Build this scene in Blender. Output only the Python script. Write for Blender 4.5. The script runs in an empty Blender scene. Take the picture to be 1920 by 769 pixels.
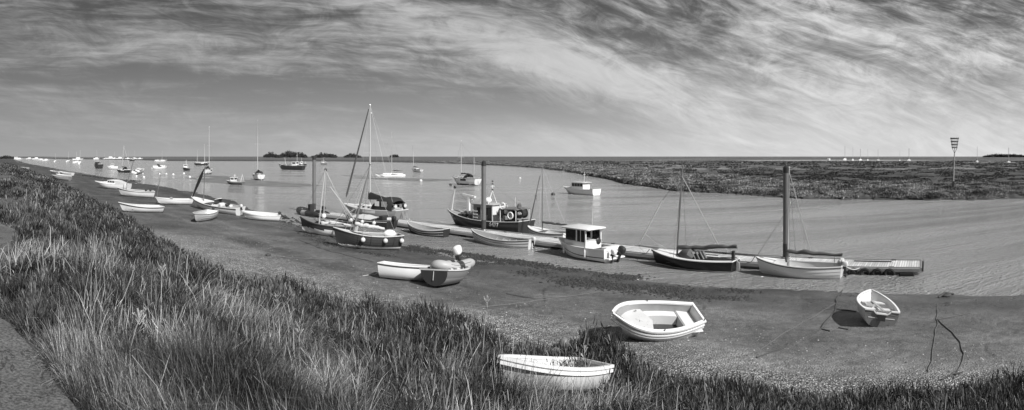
import bpy, math, random
import numpy as np
from mathutils import Vector, Matrix, noise as mn
random.seed(7); rng = np.random.default_rng(11)
S = bpy.context.scene
COL = S.collection
R = math.radians
# ------------------------------------------------------------------ camera
F = 1042.0          # pixels per radian of the cylindrical panorama
CX, HY = 960.0, 293.0
H = 6.5             # eye above the water
cam = bpy.data.cameras.new('camera'); cam.type = 'PANO'
cam.panorama_type = 'CENTRAL_CYLINDRICAL'
cam.central_cylindrical_range_u_min = -960/F; cam.central_cylindrical_range_u_max = 960/F
cam.central_cylindrical_range_v_min = -476/F; cam.central_cylindrical_range_v_max = 293/F
cam.clip_start = 0.1; cam.clip_end = 30000
co = bpy.data.objects.new('camera', cam); COL.objects.link(co)
co.location = (0, 0, H); co.rotation_euler = (R(90), 0, 0); S.camera = co
# ------------------------------------------------------------------ light
SUN_AZ, SUN_EL = R(138), R(38)      # azimuth clockwise from +Y
su = bpy.data.lights.new('sun', 'SUN'); su.energy = 4.8; su.angle = R(0.5); su.color = (1, .995, .985)
so = bpy.data.objects.new('sun', su); COL.objects.link(so)
sd = Vector((math.sin(SUN_AZ)*math.cos(SUN_EL), math.cos(SUN_AZ)*math.cos(SUN_EL), math.sin(SUN_EL)))
so.rotation_euler = sd.to_track_quat('Z', 'Y').to_euler()
S.view_settings.view_transform = 'Standard'; S.view_settings.look = 'None'
S.view_settings.exposure = 0.12; S.view_settings.gamma = 1
W = bpy.data.worlds.new('World'); S.world = W; W.use_nodes = True

class NT:
    """tiny node-tree helper"""
    def __init__(s, tree): s.t = tree; s.n = tree.nodes; s.l = tree.links
    def new(s, typ, **kw):
        n = s.n.new(typ)
        for k, v in kw.items():
            if k.startswith('i_'):
                n.inputs[int(k[2:]) if k[2:].isdigit() else k[2:].replace('_', ' ')].default_value = v
            else: setattr(n, k, v)
        return n
    def put(s, val, sock):
        if hasattr(val, 'is_output') or hasattr(val, 'links'): s.l.new(val, sock)
        else: sock.default_value = val
    def m(s, op, a, b=0.0, c=0.0, clamp=False):
        n = s.n.new('ShaderNodeMath'); n.operation = op; n.use_clamp = clamp
        s.put(a, n.inputs[0]); s.put(b, n.inputs[1]); s.put(c, n.inputs[2]); return n.outputs[0]
    def noise(s, vec, scale, detail=4, rough=.5, dist=0.0):
        n = s.n.new('ShaderNodeTexNoise'); s.l.new(vec, n.inputs['Vector'])
        n.inputs['Scale'].default_value = scale; n.inputs['Detail'].default_value = detail
        n.inputs['Roughness'].default_value = rough; n.inputs['Distortion'].default_value = dist
        return n.outputs[0]
    def ramp(s, fac, pts):
        n = s.n.new('ShaderNodeMapRange'); n.clamp = True
        s.put(fac, n.inputs[0]); n.inputs[1].default_value = pts[0]; n.inputs[2].default_value = pts[1]
        n.inputs[3].default_value = pts[2]; n.inputs[4].default_value = pts[3]; n.interpolation_type = 'SMOOTHSTEP'
        return n.outputs[0]
    def comb(s, x, y, z=0.0):
        n = s.n.new('ShaderNodeCombineXYZ'); s.put(x, n.inputs[0]); s.put(y, n.inputs[1]); s.put(z, n.inputs[2]); return n.outputs[0]

def build_world():
    t = NT(W.node_tree); t.n.clear()
    out = t.new('ShaderNodeOutputWorld'); bg = t.new('ShaderNodeBackground')
    t.l.new(bg.outputs[0], out.inputs[0])
    tc = t.new('ShaderNodeTexCoord'); sp = t.new('ShaderNodeSeparateXYZ'); t.l.new(tc.outputs['Generated'], sp.inputs[0])
    x, y, z = sp.outputs
    sky = t.new('ShaderNodeTexSky'); sky.sky_type = 'NISHITA'; sky.sun_disc = False
    sky.sun_elevation = SUN_EL; sky.sun_rotation = SUN_AZ; sky.air_density = 1.0; sky.dust_density = .8
    # a red-filtered black-and-white film darkens blue: weight the red channel
    sc = t.new('ShaderNodeSeparateColor'); t.l.new(sky.outputs[0], sc.inputs[0])
    clear = t.m('ADD', t.m('MULTIPLY', sc.outputs[0], .75), t.m('MULTIPLY', sc.outputs[1], .25))
    az = t.m('ARCTAN2', x, y)
    rad = t.m('SQRT', t.m('ADD', t.m('MULTIPLY', x, x), t.m('MULTIPLY', y, y)))
    el = t.m('DIVIDE', z, t.m('MAXIMUM', rad, .05))
    el = t.m('MINIMUM', t.m('MAXIMUM', el, 0.0), 3.0)
    # streak direction: cirrus fans out of the left; tilt grows to the right
    def rot(a, sx, sy, ox=0):
        u = t.m('ADD', t.m('MULTIPLY', az, math.cos(a)), t.m('MULTIPLY', el, -math.sin(a)))
        v = t.m('ADD', t.m('MULTIPLY', az, math.sin(a)), t.m('MULTIPLY', el, math.cos(a)))
        return t.comb(t.m('ADD', t.m('MULTIPLY', u, sx), ox), t.m('MULTIPLY', v, sy))
    def blob(cx, cy, sx, sy, a=0.0):
        du = t.m('SUBTRACT', az, cx); dv = t.m('SUBTRACT', el, cy)
        u = t.m('DIVIDE', t.m('ADD', t.m('MULTIPLY', du, math.cos(a)), t.m('MULTIPLY', dv, -math.sin(a))), sx)
        v = t.m('DIVIDE', t.m('ADD', t.m('MULTIPLY', du, math.sin(a)), t.m('MULTIPLY', dv, math.cos(a))), sy)
        q = t.m('ADD', t.m('MULTIPLY', u, u), t.m('MULTIPLY', v, v))
        return t.m('EXPONENT', t.m('MULTIPLY', q, -1.0))
    def P(px, py): return ((px-CX)/F, (HY-py)/F)
    # slow wind warp bends the fibres
    wv = t.new('ShaderNodeTexNoise'); t.l.new(rot(.1, 2.2, 5, 31), wv.inputs['Vector']); wv.inputs['Scale'].default_value = 1; wv.inputs['Detail'].default_value = 3
    ws_ = t.new('ShaderNodeSeparateColor'); t.l.new(wv.outputs['Color'], ws_.inputs[0])
    wx = t.m('MULTIPLY', t.m('SUBTRACT', ws_.outputs[0], .5), .10); wy = t.m('MULTIPLY', t.m('SUBTRACT', ws_.outputs[1], .5), .055)
    az0, el0 = az, el
    az = t.m('ADD', az, wx); el = t.m('ADD', el, wy)
    n1 = t.noise(rot(.05, 2.4, 19), 1.0, 10, .66, .5)
    n2 = t.noise(rot(.30, 2.6, 13, 7), 1.0, 10, .66, .7)
    n3 = t.noise(rot(.05, 4.5, 46, 3), 1.0, 9, .66, .5)          # long thin level streaks
    n4 = t.noise(rot(.36, 4.0, 24, 13), 1.0, 10, .70, 1.2)         # combed fibres falling to the right
    n5 = t.noise(rot(.20, 9, 22, 23), 1.0, 10, .68, 1.8)       # mottling
    az, el = az0, el0
    mixr = t.ramp(az, (-.25, .25, 0, 1)); mixl = t.m('SUBTRACT', 1.0, mixr)
    big = t.m('ADD', t.m('MULTIPLY', n1, mixl), t.m('MULTIPLY', n2, mixr))
    fib = t.m('ADD', t.m('MULTIPLY', n3, mixl), t.m('MULTIPLY', n4, mixr))
    low = t.ramp(el, (.03, .20, .22, 1.0))                       # detail dies away towards the horizon
    d = t.m('ADD', t.m('MULTIPLY', t.m('SUBTRACT', big, .5), 3.3), t.m('MULTIPLY', t.m('MULTIPLY', t.m('SUBTRACT', fib, .5), 3.0), low))
    d = t.m('ADD', d, t.m('MULTIPLY', t.m('MULTIPLY', t.m('SUBTRACT', n5, .5), 2.2), low))
    def add(w, px, py, wx, wy, a=0.0):
        nonlocal d
        cx, cy = P(px, py)
        d = t.m('ADD', d, t.m('MULTIPLY', blob(cx, cy, wx/F, wy/F, a), w))
    for b in BLOBS: add(*b)
    cl = t.ramp(d, (-.85, 1.35, 0, 1))
    # cloud brightness rises away from the left, as on the photograph (sun side is the right)
    side = t.ramp(az, (-1.0, .9, 0.0, 1))
    cb = t.m('ADD', CLOUD_L, t.m('MULTIPLY', side, CLOUD_R - CLOUD_L))
    cb = t.m('MULTIPLY', cb, t.ramp(t.m('ADD', t.m('MULTIPLY', fib, .6), t.m('MULTIPLY', n5, .4)), (  .3, .7, .84, 1.14)))
    base = t.m('MULTIPLY', clear, SKY_STR)
    hz = t.m('EXPONENT', t.m('MULTIPLY', el, -10.0))
    hb = t.m('ADD', HAZE_L, t.m('MULTIPLY', side, HAZE_R - HAZE_L))
    base = t.m('ADD', t.m('MULTIPLY', base, t.m('SUBTRACT', 1.0, t.m('MULTIPLY', hz, .92))), t.m('MULTIPLY', hb, t.m('MULTIPLY', hz, .92)))
    col = t.m('ADD', t.m('MULTIPLY', base, t.m('SUBTRACT', 1.0, t.m('MULTIPLY', cl, .94))), t.m('MULTIPLY', cb, t.m('MULTIPLY', cl, .94)))
    t.l.new(t.comb(col, col, col), bg.inputs[0])
    bg.inputs[1].default_value = 0.1
SKY_STR = .25
CLOUD_L, CLOUD_R = 3.4, 6.7
HAZE_L, HAZE_R = 3.7, 6.9
# cloud cover by direction: weight, azimuth/elevation (as panorama pixels), widths, tilt
BLOBS = [(-.65, 620, 175, 430, 48, .10), (-.3, 100, 150, 330, 26, 0), (.40, 330, 105, 420, 24, .05), (.45, 900, 60, 300, 36, .2),
         (.95, 1130, 150, 380, 34, .30), (.55, 1550, 180, 460, 60, .12), (.35, 1750, 110, 260, 50, 0), (.2, 150, 60, 400, 18, .03),
         (-.4, 1240, 85, 200, 18, .35), (-.4, 1420, 105, 150, 13, .2), (.3, 1600, 40, 340, 40, .1), (-.4, 1050, 225, 260, 22, .2), (-.45, 80, 20, 260, 24, .08),
         (.45, 560, 262, 700, 14, 0), (.5, 1500, 262, 500, 26, 0), (-.35, 1130, 10, 160, 20, .2), (-.35, 1850, 70, 130, 14, -.3), (.25, 260, 198, 90, 6, .05)]
build_world()

# ------------------------------------------------------------------ site geometry
TH0 = .662                                   # the quay, shore and sea wall run square to this bearing
WX, WY = math.sin(TH0), math.cos(TH0)        # across (towards the water)
UX, UY = -math.cos(TH0), math.sin(TH0)       # along (away to the left)
UH = math.atan2(UY, UX)
def th(px): return (px-CX)/F
def at(px, py, z=0.0):
    r = F*(H-z)/(py-HY); a = th(px)
    return Vector((r*math.sin(a), r*math.cos(a), z))
def wat(px, w, z=0.0):
    r = w/math.cos(th(px)-TH0); a = th(px)
    return Vector((r*math.sin(a), r*math.cos(a), z))
def zat(p, py): return H - (py-HY)*math.hypot(p[0], p[1])/F      # height of the point above p seen on row py
def ws(x, y): return x*WX+y*WY, x*UX+y*UY
def xy(w, s, z=0.0): return Vector((w*WX+s*UX, w*WY+s*UY, z))

_g = rng.random((512, 512)).astype(np.float64)
def vnoise(x, y):
    x = np.asarray(x, float); y = np.asarray(y, float)
    xi = np.floor(x).astype(int); yi = np.floor(y).astype(int); fx = x-xi; fy = y-yi
    fx = fx*fx*(3-2*fx); fy = fy*fy*(3-2*fy)
    a = _g[xi & 511, yi & 511]; b = _g[(xi+1) & 511, yi & 511]; c = _g[xi & 511, (yi+1) & 511]; d = _g[(xi+1) & 511, (yi+1) & 511]
    return (a*(1-fx)+b*fx)*(1-fy)+(c*(1-fx)+d*fx)*fy
def fbm(x, y, o=4, g=.5):
    v = 0; a = 1; t = 0
    for i in range(o):
        v = v+a*vnoise(x*2**i+17*i, y*2**i+31*i); t += a; a *= g
    return v/t
def sst(a, b, x):
    t = np.clip((x-a)/(b-a), 0, 1); return t*t*(3-2*t)

WL_S = [-60, -6.6, 3.9, 15.9, 25, 30.6, 48, 81, 126, 209, 484, 1500]
WL_W = [24, 24.8, 26.4, 26.8, 25.6, 25.8, 27.0, 33, 33, 29, 19, 15]
FS_T = [-1.2, -.95, -.921, -.825, -.614, -.3, -.1056, .038, .1344, .2015, .2975, .518, .806, .921, 1.8]
FS_R = [6000, 5000, 3000, 1350, 752, 677, 484, 308, 183, 130, 104, 88, 82.6, 86, 90]
QT_T = [-1, -.1, .038, .1344, .23, .278, .44, .518, .9]; QT_Q = [60, 130, 200, 170, 150, 85, 40, 30, 26]
def ground(x, y):
    """height, and masks, of the whole terrain (vectorised)"""
    x = np.asarray(x, float); y = np.asarray(y, float)
    w = x*WX+y*WY; s = x*UX+y*UY; r = np.hypot(x, y); a = np.arctan2(x, y)
    bend = .004*np.maximum(0, s-100)**1.6; w = w+bend
    wl = bend + np.interp(s, WL_S, WL_W) + (fbm(s*.16+5, w*.02+3, 3)-.5)*2.2
    foot = 11.2 - 2.3*sst(11.5, 15, s) + .5*sst(26, 46, s) + (fbm(s*.09, s*0+2.5, 3)-.5)*1.8
    # near side
    z = np.interp(w, [-400, -30, -8, -3.6, -.9, .35, .7], [2.0, 2.2, 3.2, 4.86, 4.87, 4.87, 4.82])
    bank = 4.82-(w-.7)/(foot-.7)*3.45
    bump = (fbm(x*.55, y*.55, 4)-.5)*.65*sst(.6, 2.5, w)*(1-sst(foot-1.5, foot+1, w)) + (fbm(x*2.2+9, y*2.2, 3)-.5)*.16
    def gm(px, r0, sx, sr, k): return k*np.exp(-((a-(px-960)/F)/(sx/F))**2-((r-r0)/sr)**2)
    bump = bump+gm(800, 12.5, 110, 2.2, .42)+gm(1130, 10.3, 70, .9, .70)+gm(900, 11.6, 60, 1.0, .2)+gm(545, 13.5, 60, 2.5, .25)
    z = np.where(w > .7, bank+bump, z)
    runnel = np.exp(-((fbm(x*.22+60, y*.22+9, 4)-.5)/.010)**2)*sst(foot+2.5, foot+5, w)
    beach = -.035*runnel+1.30-(w-foot)/np.maximum(wl-foot, 2)*1.30 + (fbm(x*.25, y*.25, 4)-.5)*.16 + (fbm(x*1.5, y*1.5, 3)-.5)*.035
    z = np.where(w > foot, beach, z)
    bed = -(w-wl)*.07
    bars = (fbm(w*.05+40, s*.012+8, 4)-.5)
    flats = sst(60, 110, s)*sst(26, 36, w-bend)*sst(260, 170, s)
    bed = np.maximum(bed, -1.4)*(1-flats)+flats*(-.05+bars*.55)
    z = np.where(w > wl, bed, z)
    # far marsh
    fs = np.interp(a, FS_T, FS_R)
    jag = (fbm(x*.045, y*.045, 4)-.5)*np.minimum(fs*.10, 18) + (fbm(x*.3, y*.3, 3)-.5)*2.6
    q = r-fs-jag
    far = sst(-1, 2.6, q)*.75 + sst(4, 30, q)*.25
    near_r = sst(300, 120, r)
    qt = np.interp(a, QT_T, QT_Q)
    lump = (fbm(x*.5, y*.5, 4)-.42)*.75*near_r*sst(0, 4, q)*sst(1.15, .9, q/qt) + (fbm(x*.08, y*.08, 3)-.5)*.25
    creek = np.abs(q-72-28*(fbm(a*9, a*0+4, 3)-.5)*2)
    cr = np.exp(-(creek/5.0)**2)*.75*sst(.15, .4, a)
    zf = far*1.15+lump-cr
    m_far = q > -1.0
    z = np.where(m_far, np.maximum(z, -.4+0*z)*0+np.where(q < 0, np.minimum(zf, .2), zf), z)
    z = np.where((r > 2500) & (w-bend > 20), np.maximum(z, 1.0), z)
    return z, w, s, r, a, wl, foot, q, bars, flats, cr
def gz(x, y): return float(ground(np.array([x]), np.array([y]))[0][0])
def atb(px, py):
    """beach point (beyond the foot of the bank) seen at a panorama pixel"""
    a = th(px); rr = np.geomspace(3, 4000, 6000); g = ground(rr*math.sin(a), rr*math.cos(a)); zz = np.maximum(g[0], 0)
    r = rr[np.argmax((zz >= H-(py-HY)*rr/F) & (g[1] > g[6]-.1))]; z = float(zz[np.argmin(np.abs(rr-r))])
    return Vector((r*math.sin(a), r*math.cos(a), z))
def atg(px, py, lift=0.0):
    """ground point seen at a panorama pixel"""
    lo, p = 2.0, None
    a = th(px)
    rr = np.geomspace(3, 4000, 6000)
    zz = ground(rr*math.sin(a), rr*math.cos(a))[0]
    zz = np.maximum(zz, 0)
    hit = np.argmax(zz >= H-(py-HY)*rr/F)
    r = rr[hit]
    return Vector((r*math.sin(a), r*math.cos(a), zz[hit]+lift))

# ------------------------------------------------------------------ materials
def material(name):
    m = bpy.data.materials.new(name); m.use_nodes = True
    t = NT(m.node_tree); b = m.node_tree.nodes['Principled BSDF']; return m, t, b
def paint(name, g, rough=.45, var=.12, scale=3.0, bump=.0, metal=0.0, streak=1.0, dirt=0.0, spec=.5):
    """painted / natural surface: grey g with blotchy wear in object space"""
    m, t, b = material(name)
    tc = t.new('ShaderNodeTexCoord'); mp = t.new('ShaderNodeMapping'); t.l.new(tc.outputs['Object'], mp.inputs[0])
    mp.inputs['Scale'].default_value = (1, 1, streak)
    n = t.noise(mp.outputs[0], scale, 6, .62)
    f = t.m('ADD', 1-var, t.m('MULTIPLY', n, 2*var))
    if dirt:
        n2 = t.noise(mp.outputs[0], scale*4, 5, .7)
        f = t.m('MULTIPLY', f, t.ramp(n2, (.56, .72, 1.0, 1-dirt)))
    v = t.m('MULTIPLY', f, g)
    t.l.new(t.comb(v, v, v), b.inputs['Base Color'])
    b.inputs['Roughness'].default_value = rough; b.inputs['Metallic'].default_value = metal
    b.inputs['Specular IOR Level'].default_value = spec
    if bump:
        bp = t.new('ShaderNodeBump'); bp.inputs['Strength'].default_value = bump; bp.inputs['Distance'].default_value = .02
        t.l.new(t.noise(mp.outputs[0], scale*8, 4, .6), bp.inputs['Height']); t.l.new(bp.outputs[0], b.inputs['Normal'])
    return m
M = {}
M['white'] = paint('white_gelcoat', .82, .35, .05, 1.6, dirt=.12)
M['offwhite'] = paint('weathered_white_paint', .66, .5, .12, 2.5, dirt=.25)
M['inner'] = paint('interior_paint', .55, .6, .16, 3, dirt=.35)
M['innergrey'] = paint('interior_grey', .3, .7, .25, 4, dirt=.3)
M['grey'] = paint('grey_paint', .32, .5, .1, 2)
M['midgrey'] = paint('mid_grey_paint', .18, .5, .12, 2)
M['dark'] = paint('dark_paint', .035, .35, .2, 2, dirt=.1)
M['black'] = paint('black_paint', .012, .3, .2, 2)
M['antifoul'] = paint('antifouling', .05, .7, .3, 3, dirt=.4)
M['darkwood'] = paint('dark_varnished_planks', .045, .35, .3, 5, streak=.4)
M['varnish'] = paint('varnished_wood', .16, .3, .25, 6, streak=.3)
M['palewood'] = paint('bleached_wood', .36, .7, .25, 7, bump=.2)
M['deck'] = paint('pale_deck', .6, .6, .08, 3)
M['canvas'] = paint('dark_canvas', .022, .85, .3, 5, bump=.4)
M['canvasgrey'] = paint('grey_canvas', .10, .85, .3, 5, bump=.4)
M['canvaspale'] = paint('pale_canvas', .55, .8, .12, 5, bump=.3)
M['rubber'] = paint('black_rubber', .02, .6, .2, 6)
M['rubbergrey'] = paint('grey_inflatable_rubber', .42, .5, .08, 4)
M['rope'] = paint('rope', .12, .9, .3, 8)
M['ropepale'] = paint('pale_rope', .5, .9, .2, 8)
M['steel'] = paint('galvanised_steel', .38, .4, .15, 8, metal=.5)
M['pilesteel'] = paint('painted_steel_pile', .15, .55, .22, 1.2, streak=.25, dirt=.25)
M['alu'] = paint('mast_aluminium', .55, .35, .05, 3, metal=.3)
M['rust'] = paint('rusty_iron', .06, .8, .4, 9)
M['weed'] = paint('bladder_wrack', .022, .6, .5, 3)
M['stone'] = paint('beach_stone', .30, .8, .4, 5)
M['leafdark'] = paint('tree_leaves', .035, .8, .5, .2)
M['bark'] = paint('bark', .08, .9, .3, 3)
def planks(name, g, pitch, axis=0, rough=.7):
    m, t, b = material(name)
    tc = t.new('ShaderNodeTexCoord'); sp = t.new('ShaderNodeSeparateXYZ'); t.l.new(tc.outputs['Object'], sp.inputs[0])
    u = t.m('DIVIDE', sp.outputs[axis], pitch); fl = t.m('FLOOR', u); fr = t.m('FRACT', u)
    wn = t.new('ShaderNodeTexWhiteNoise', noise_dimensions='1D'); t.l.new(fl, wn.inputs['W'])
    gap = t.m('MULTIPLY', t.m('GREATER_THAN', fr, .08), t.m('LESS_THAN', fr, .94))
    mp = t.new('ShaderNodeMapping'); t.l.new(tc.outputs['Object'], mp.inputs[0]); sc = [1, 1, 1]; sc[1-axis] = .2; mp.inputs['Scale'].default_value = sc
    n = t.noise(mp.outputs[0], 9, 5, .6)
    n2 = t.noise(tc.outputs['Object'], .6, 4, .6)
    v = t.m('MULTIPLY', t.m('ADD', .62, t.m('ADD', t.m('MULTIPLY', wn.outputs[0], .32), t.m('MULTIPLY', n, .4))), g)
    v = t.m('MULTIPLY', v, t.ramp(n2, (.3, .7, .75, 1.12)))
    v = t.m('MULTIPLY', v, t.m('ADD', .25, t.m('MULTIPLY', gap, .75)))
    t.l.new(t.comb(v, v, v), b.inputs['Base Color']); b.inputs['Roughness'].default_value = rough
    return m
M['deckplanks'] = planks('quay_deck_planks', .62, .14)
M['boards'] = planks('bottom_boards', .3, .12, 1)
def glass():
    m, t, b = material('dark_window_glass')
    b.inputs['Base Color'].default_value = (.02, .02, .02, 1); b.inputs['Roughness'].default_value = .08
    b.inputs['Specular IOR Level'].default_value = .6
    return m
M['glass'] = glass()
def blades(name, trans=.12):
    m, t, b = material(name)
    at_ = t.new('ShaderNodeAttribute', attribute_name='tone')
    t.l.new(at_.outputs['Color'], b.inputs['Base Color'])
    b.inputs['Roughness'].default_value = .65; b.inputs['Specular IOR Level'].default_value = .15
    tr = t.new('ShaderNodeBsdfTranslucent'); t.l.new(at_.outputs['Color'], tr.inputs['Color'])
    mx = t.new('ShaderNodeMixShader'); mx.inputs[0].default_value = trans
    out = [n for n in t.n if n.type == 'OUTPUT_MATERIAL'][0]
    t.l.new(b.outputs[0], mx.inputs[1]); t.l.new(tr.outputs[0], mx.inputs[2]); t.l.new(mx.outputs[0], out.inputs[0])
    return m
M['grass'] = blades('grass_blades'); M['shrub'] = blades('shrub_leaves', .12)

def ground_material():
    m, t, b = material('mud_shingle_and_marsh')
    a = t.new('ShaderNodeAttribute', attribute_name='tone'); sc = t.new('ShaderNodeSeparateColor'); t.l.new(a.outputs['Color'], sc.inputs[0])
    tone, wet, peb = sc.outputs
    tc = t.new('ShaderNodeTexCoord'); o = tc.outputs['Object']
    geo = t.new('ShaderNodeCameraData')
    n1 = t.noise(o, .35, 6, .62); n2 = t.noise(o, 3.2, 8, .74); n3 = t.noise(o, 23, 5, .75)
    f = t.m('MULTIPLY', t.ramp(n1, (.3, .7, .72, 1.28)), t.ramp(n2, (.25, .75, .62, 1.38)))
    f = t.m('MULTIPLY', f, t.ramp(n3, (.3, .7, .55, 1.5)))
    # pebbles
    vo = t.new('ShaderNodeTexVoronoi'); t.l.new(o, vo.inputs['Vector']); vo.inputs['Scale'].default_value = 19
    vs = t.new('ShaderNodeSeparateColor'); t.l.new(vo.outputs['Color'], vs.inputs[0])
    vo2 = t.new('ShaderNodeTexVoronoi'); t.l.new(o, vo2.inputs['Vector']); vo2.inputs['Scale'].default_value = 47
    vs2 = t.new('ShaderNodeSeparateColor'); t.l.new(vo2.outputs['Color'], vs2.inputs[0])
    pv = t.m('ADD', t.m('MULTIPLY', t.m('POWER', vs.outputs[0], 1.6), 1.5), t.m('MULTIPLY', t.m('POWER', vs2.outputs[1], 2.0), 1.1))
    pv = t.m('MULTIPLY', pv, t.ramp(vo.outputs['Distance'], (.0, .7, 1.25, .35)))
    pf = t.m('ADD', t.m('SUBTRACT', 1.0, peb), t.m('MULTIPLY', peb, pv))
    # scattered shells and stones on the mud
    vo3 = t.new('ShaderNodeTexVoronoi'); t.l.new(o, vo3.inputs['Vector']); vo3.inputs['Scale'].default_value = 14
    vs3 = t.new('ShaderNodeSeparateColor'); t.l.new(vo3.outputs['Color'], vs3.inputs[0])
    dot = t.m('MULTIPLY', t.m('LESS_THAN', vo3.outputs['Distance'], .20), t.m('GREATER_THAN', vs3.outputs[0], .72))
    spot = t.m('MULTIPLY', dot, t.m('MULTIPLY', t.m('SUBTRACT', vs3.outputs[1], .42), 1.9))
    f = t.m('ADD', f, t.m('MULTIPLY', spot, t.ramp(n1, (.45, .62, .0, 1))))
    v = t.m('MAXIMUM', t.m('MULTIPLY', t.m('MULTIPLY', f, pf), tone), .004)
    t.l.new(t.comb(v, v, v), b.inputs['Base Color'])
    rg = t.m('SUBTRACT', .92, t.m('MULTIPLY', wet, t.ramp(n2, (.3, .7, .70, .42))))
    t.l.new(rg, b.inputs['Roughness'])
    b.inputs['Specular IOR Level'].default_value = .5
    h = t.m('ADD', t.m('MULTIPLY', n2, .8), t.m('ADD', t.m('MULTIPLY', n3, .35), t.m('MULTIPLY', t.m('MULTIPLY', t.m('SUBTRACT', 1.0, vo.outputs['Distance']), peb), 1.0)))
    bp = t.new('ShaderNodeBump'); bp.inputs['Strength'].default_value = .9; bp.inputs['Distance'].default_value = .10
    t.l.new(h, bp.inputs['Height']); t.l.new(bp.outputs[0], b.inputs['Normal'])
    return m
def water_material():
    m, t, b = material('estuary_water')
    tc = t.new('ShaderNodeTexCoord'); mp = t.new('ShaderNodeMapping'); t.l.new(tc.outputs['Object'], mp.inputs[0])
    mp.inputs['Rotation'].default_value = (0, 0, -UH+R(12)); mp.inputs['Scale'].default_value = (1.0, 2.4, 1)
    mp2 = t.new('ShaderNodeMapping'); t.l.new(tc.outputs['Object'], mp2.inputs[0])
    mp2.inputs['Rotation'].default_value = (0, 0, -UH-R(4)); mp2.inputs['Scale'].default_value = (.14, 1.2, 1)
    a = t.noise(mp.outputs[0], 1.7, 5, .64, .6); c = t.noise(mp.outputs[0], 5.5, 3, .55); s = t.noise(mp2.outputs[0], .11, 5, .6, .6)
    mask = t.ramp(s, (.38, .62, .35, 1.0))          # calm slicks between ruffled water
    dist = t.new('ShaderNodeCameraData')
    hh = t.m('MULTIPLY', t.m('ADD', t.m('MULTIPLY', a, 1.0), t.m('MULTIPLY', c, .30)), mask)
    bp = t.new('ShaderNodeBump'); bp.inputs['Strength'].default_value = 1.0; bp.inputs['Distance'].default_value = .85
    t.l.new(hh, bp.inputs['Height']); t.l.new(bp.outputs[0], b.inputs['Normal'])
    v = t.m('MULTIPLY', t.ramp(s, (.3, .7, .72, 1.25)), .38)
    t.l.new(t.comb(v, v, v), b.inputs['Base Color'])
    t.l.new(t.ramp(s, (.36, .64, .06, .2)), b.inputs['Roughness'])
    b.inputs['IOR'].default_value = 1.36; b.inputs['Specular IOR Level'].default_value = 1.0
    return m

# ------------------------------------------------------------------ tagging
def tag(o, label=None, cat=None, group=None, kind=None):
    if label: o['label'] = label
    if cat: o['category'] = cat
    if group: o['group'] = group
    if kind: o['kind'] = kind
    return o
def empty(name, label, cat, loc=(0, 0, 0), rz=0.0, heel=0.0, pitch=0.0, group=None):
    o = bpy.data.objects.new(name, None); COL.objects.link(o); o.empty_display_size = .3
    o.location = loc; o.rotation_mode = 'XYZ'; o.rotation_euler = (heel, pitch, rz)
    return tag(o, label, cat, group)
def np_mesh(name, verts, faces_flat, loop_tot, mats, tone=None, smooth=False, pt_domain=True):
    me = bpy.data.meshes.new(name); n = len(verts)
    me.vertices.add(n); me.vertices.foreach_set('co', np.ascontiguousarray(verts, np.float32).ravel())
    faces_flat = np.ascontiguousarray(faces_flat, np.int32).ravel(); loop_tot = np.ascontiguousarray(loop_tot, np.int32)
    me.loops.add(len(faces_flat)); me.loops.foreach_set('vertex_index', faces_flat)
    me.polygons.add(len(loop_tot)); ls = np.concatenate([[0], np.cumsum(loop_tot)[:-1]]).astype(np.int32)
    me.polygons.foreach_set('loop_start', ls); me.polygons.foreach_set('loop_total', loop_tot)
    me.polygons.foreach_set('use_smooth', np.full(len(loop_tot), smooth))
    me.update(calc_edges=True)
    for m in mats: me.materials.append(m)
    if tone is not None:
        ca = me.color_attributes.new('tone', 'FLOAT_COLOR', 'POINT')
        if tone.ndim == 1: tone = np.stack([tone]*3+[np.ones_like(tone)], 1)
        ca.data.foreach_set('color', np.ascontiguousarray(tone, np.float32).ravel())
    o = bpy.data.objects.new(name, me); COL.objects.link(o); return o

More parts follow.
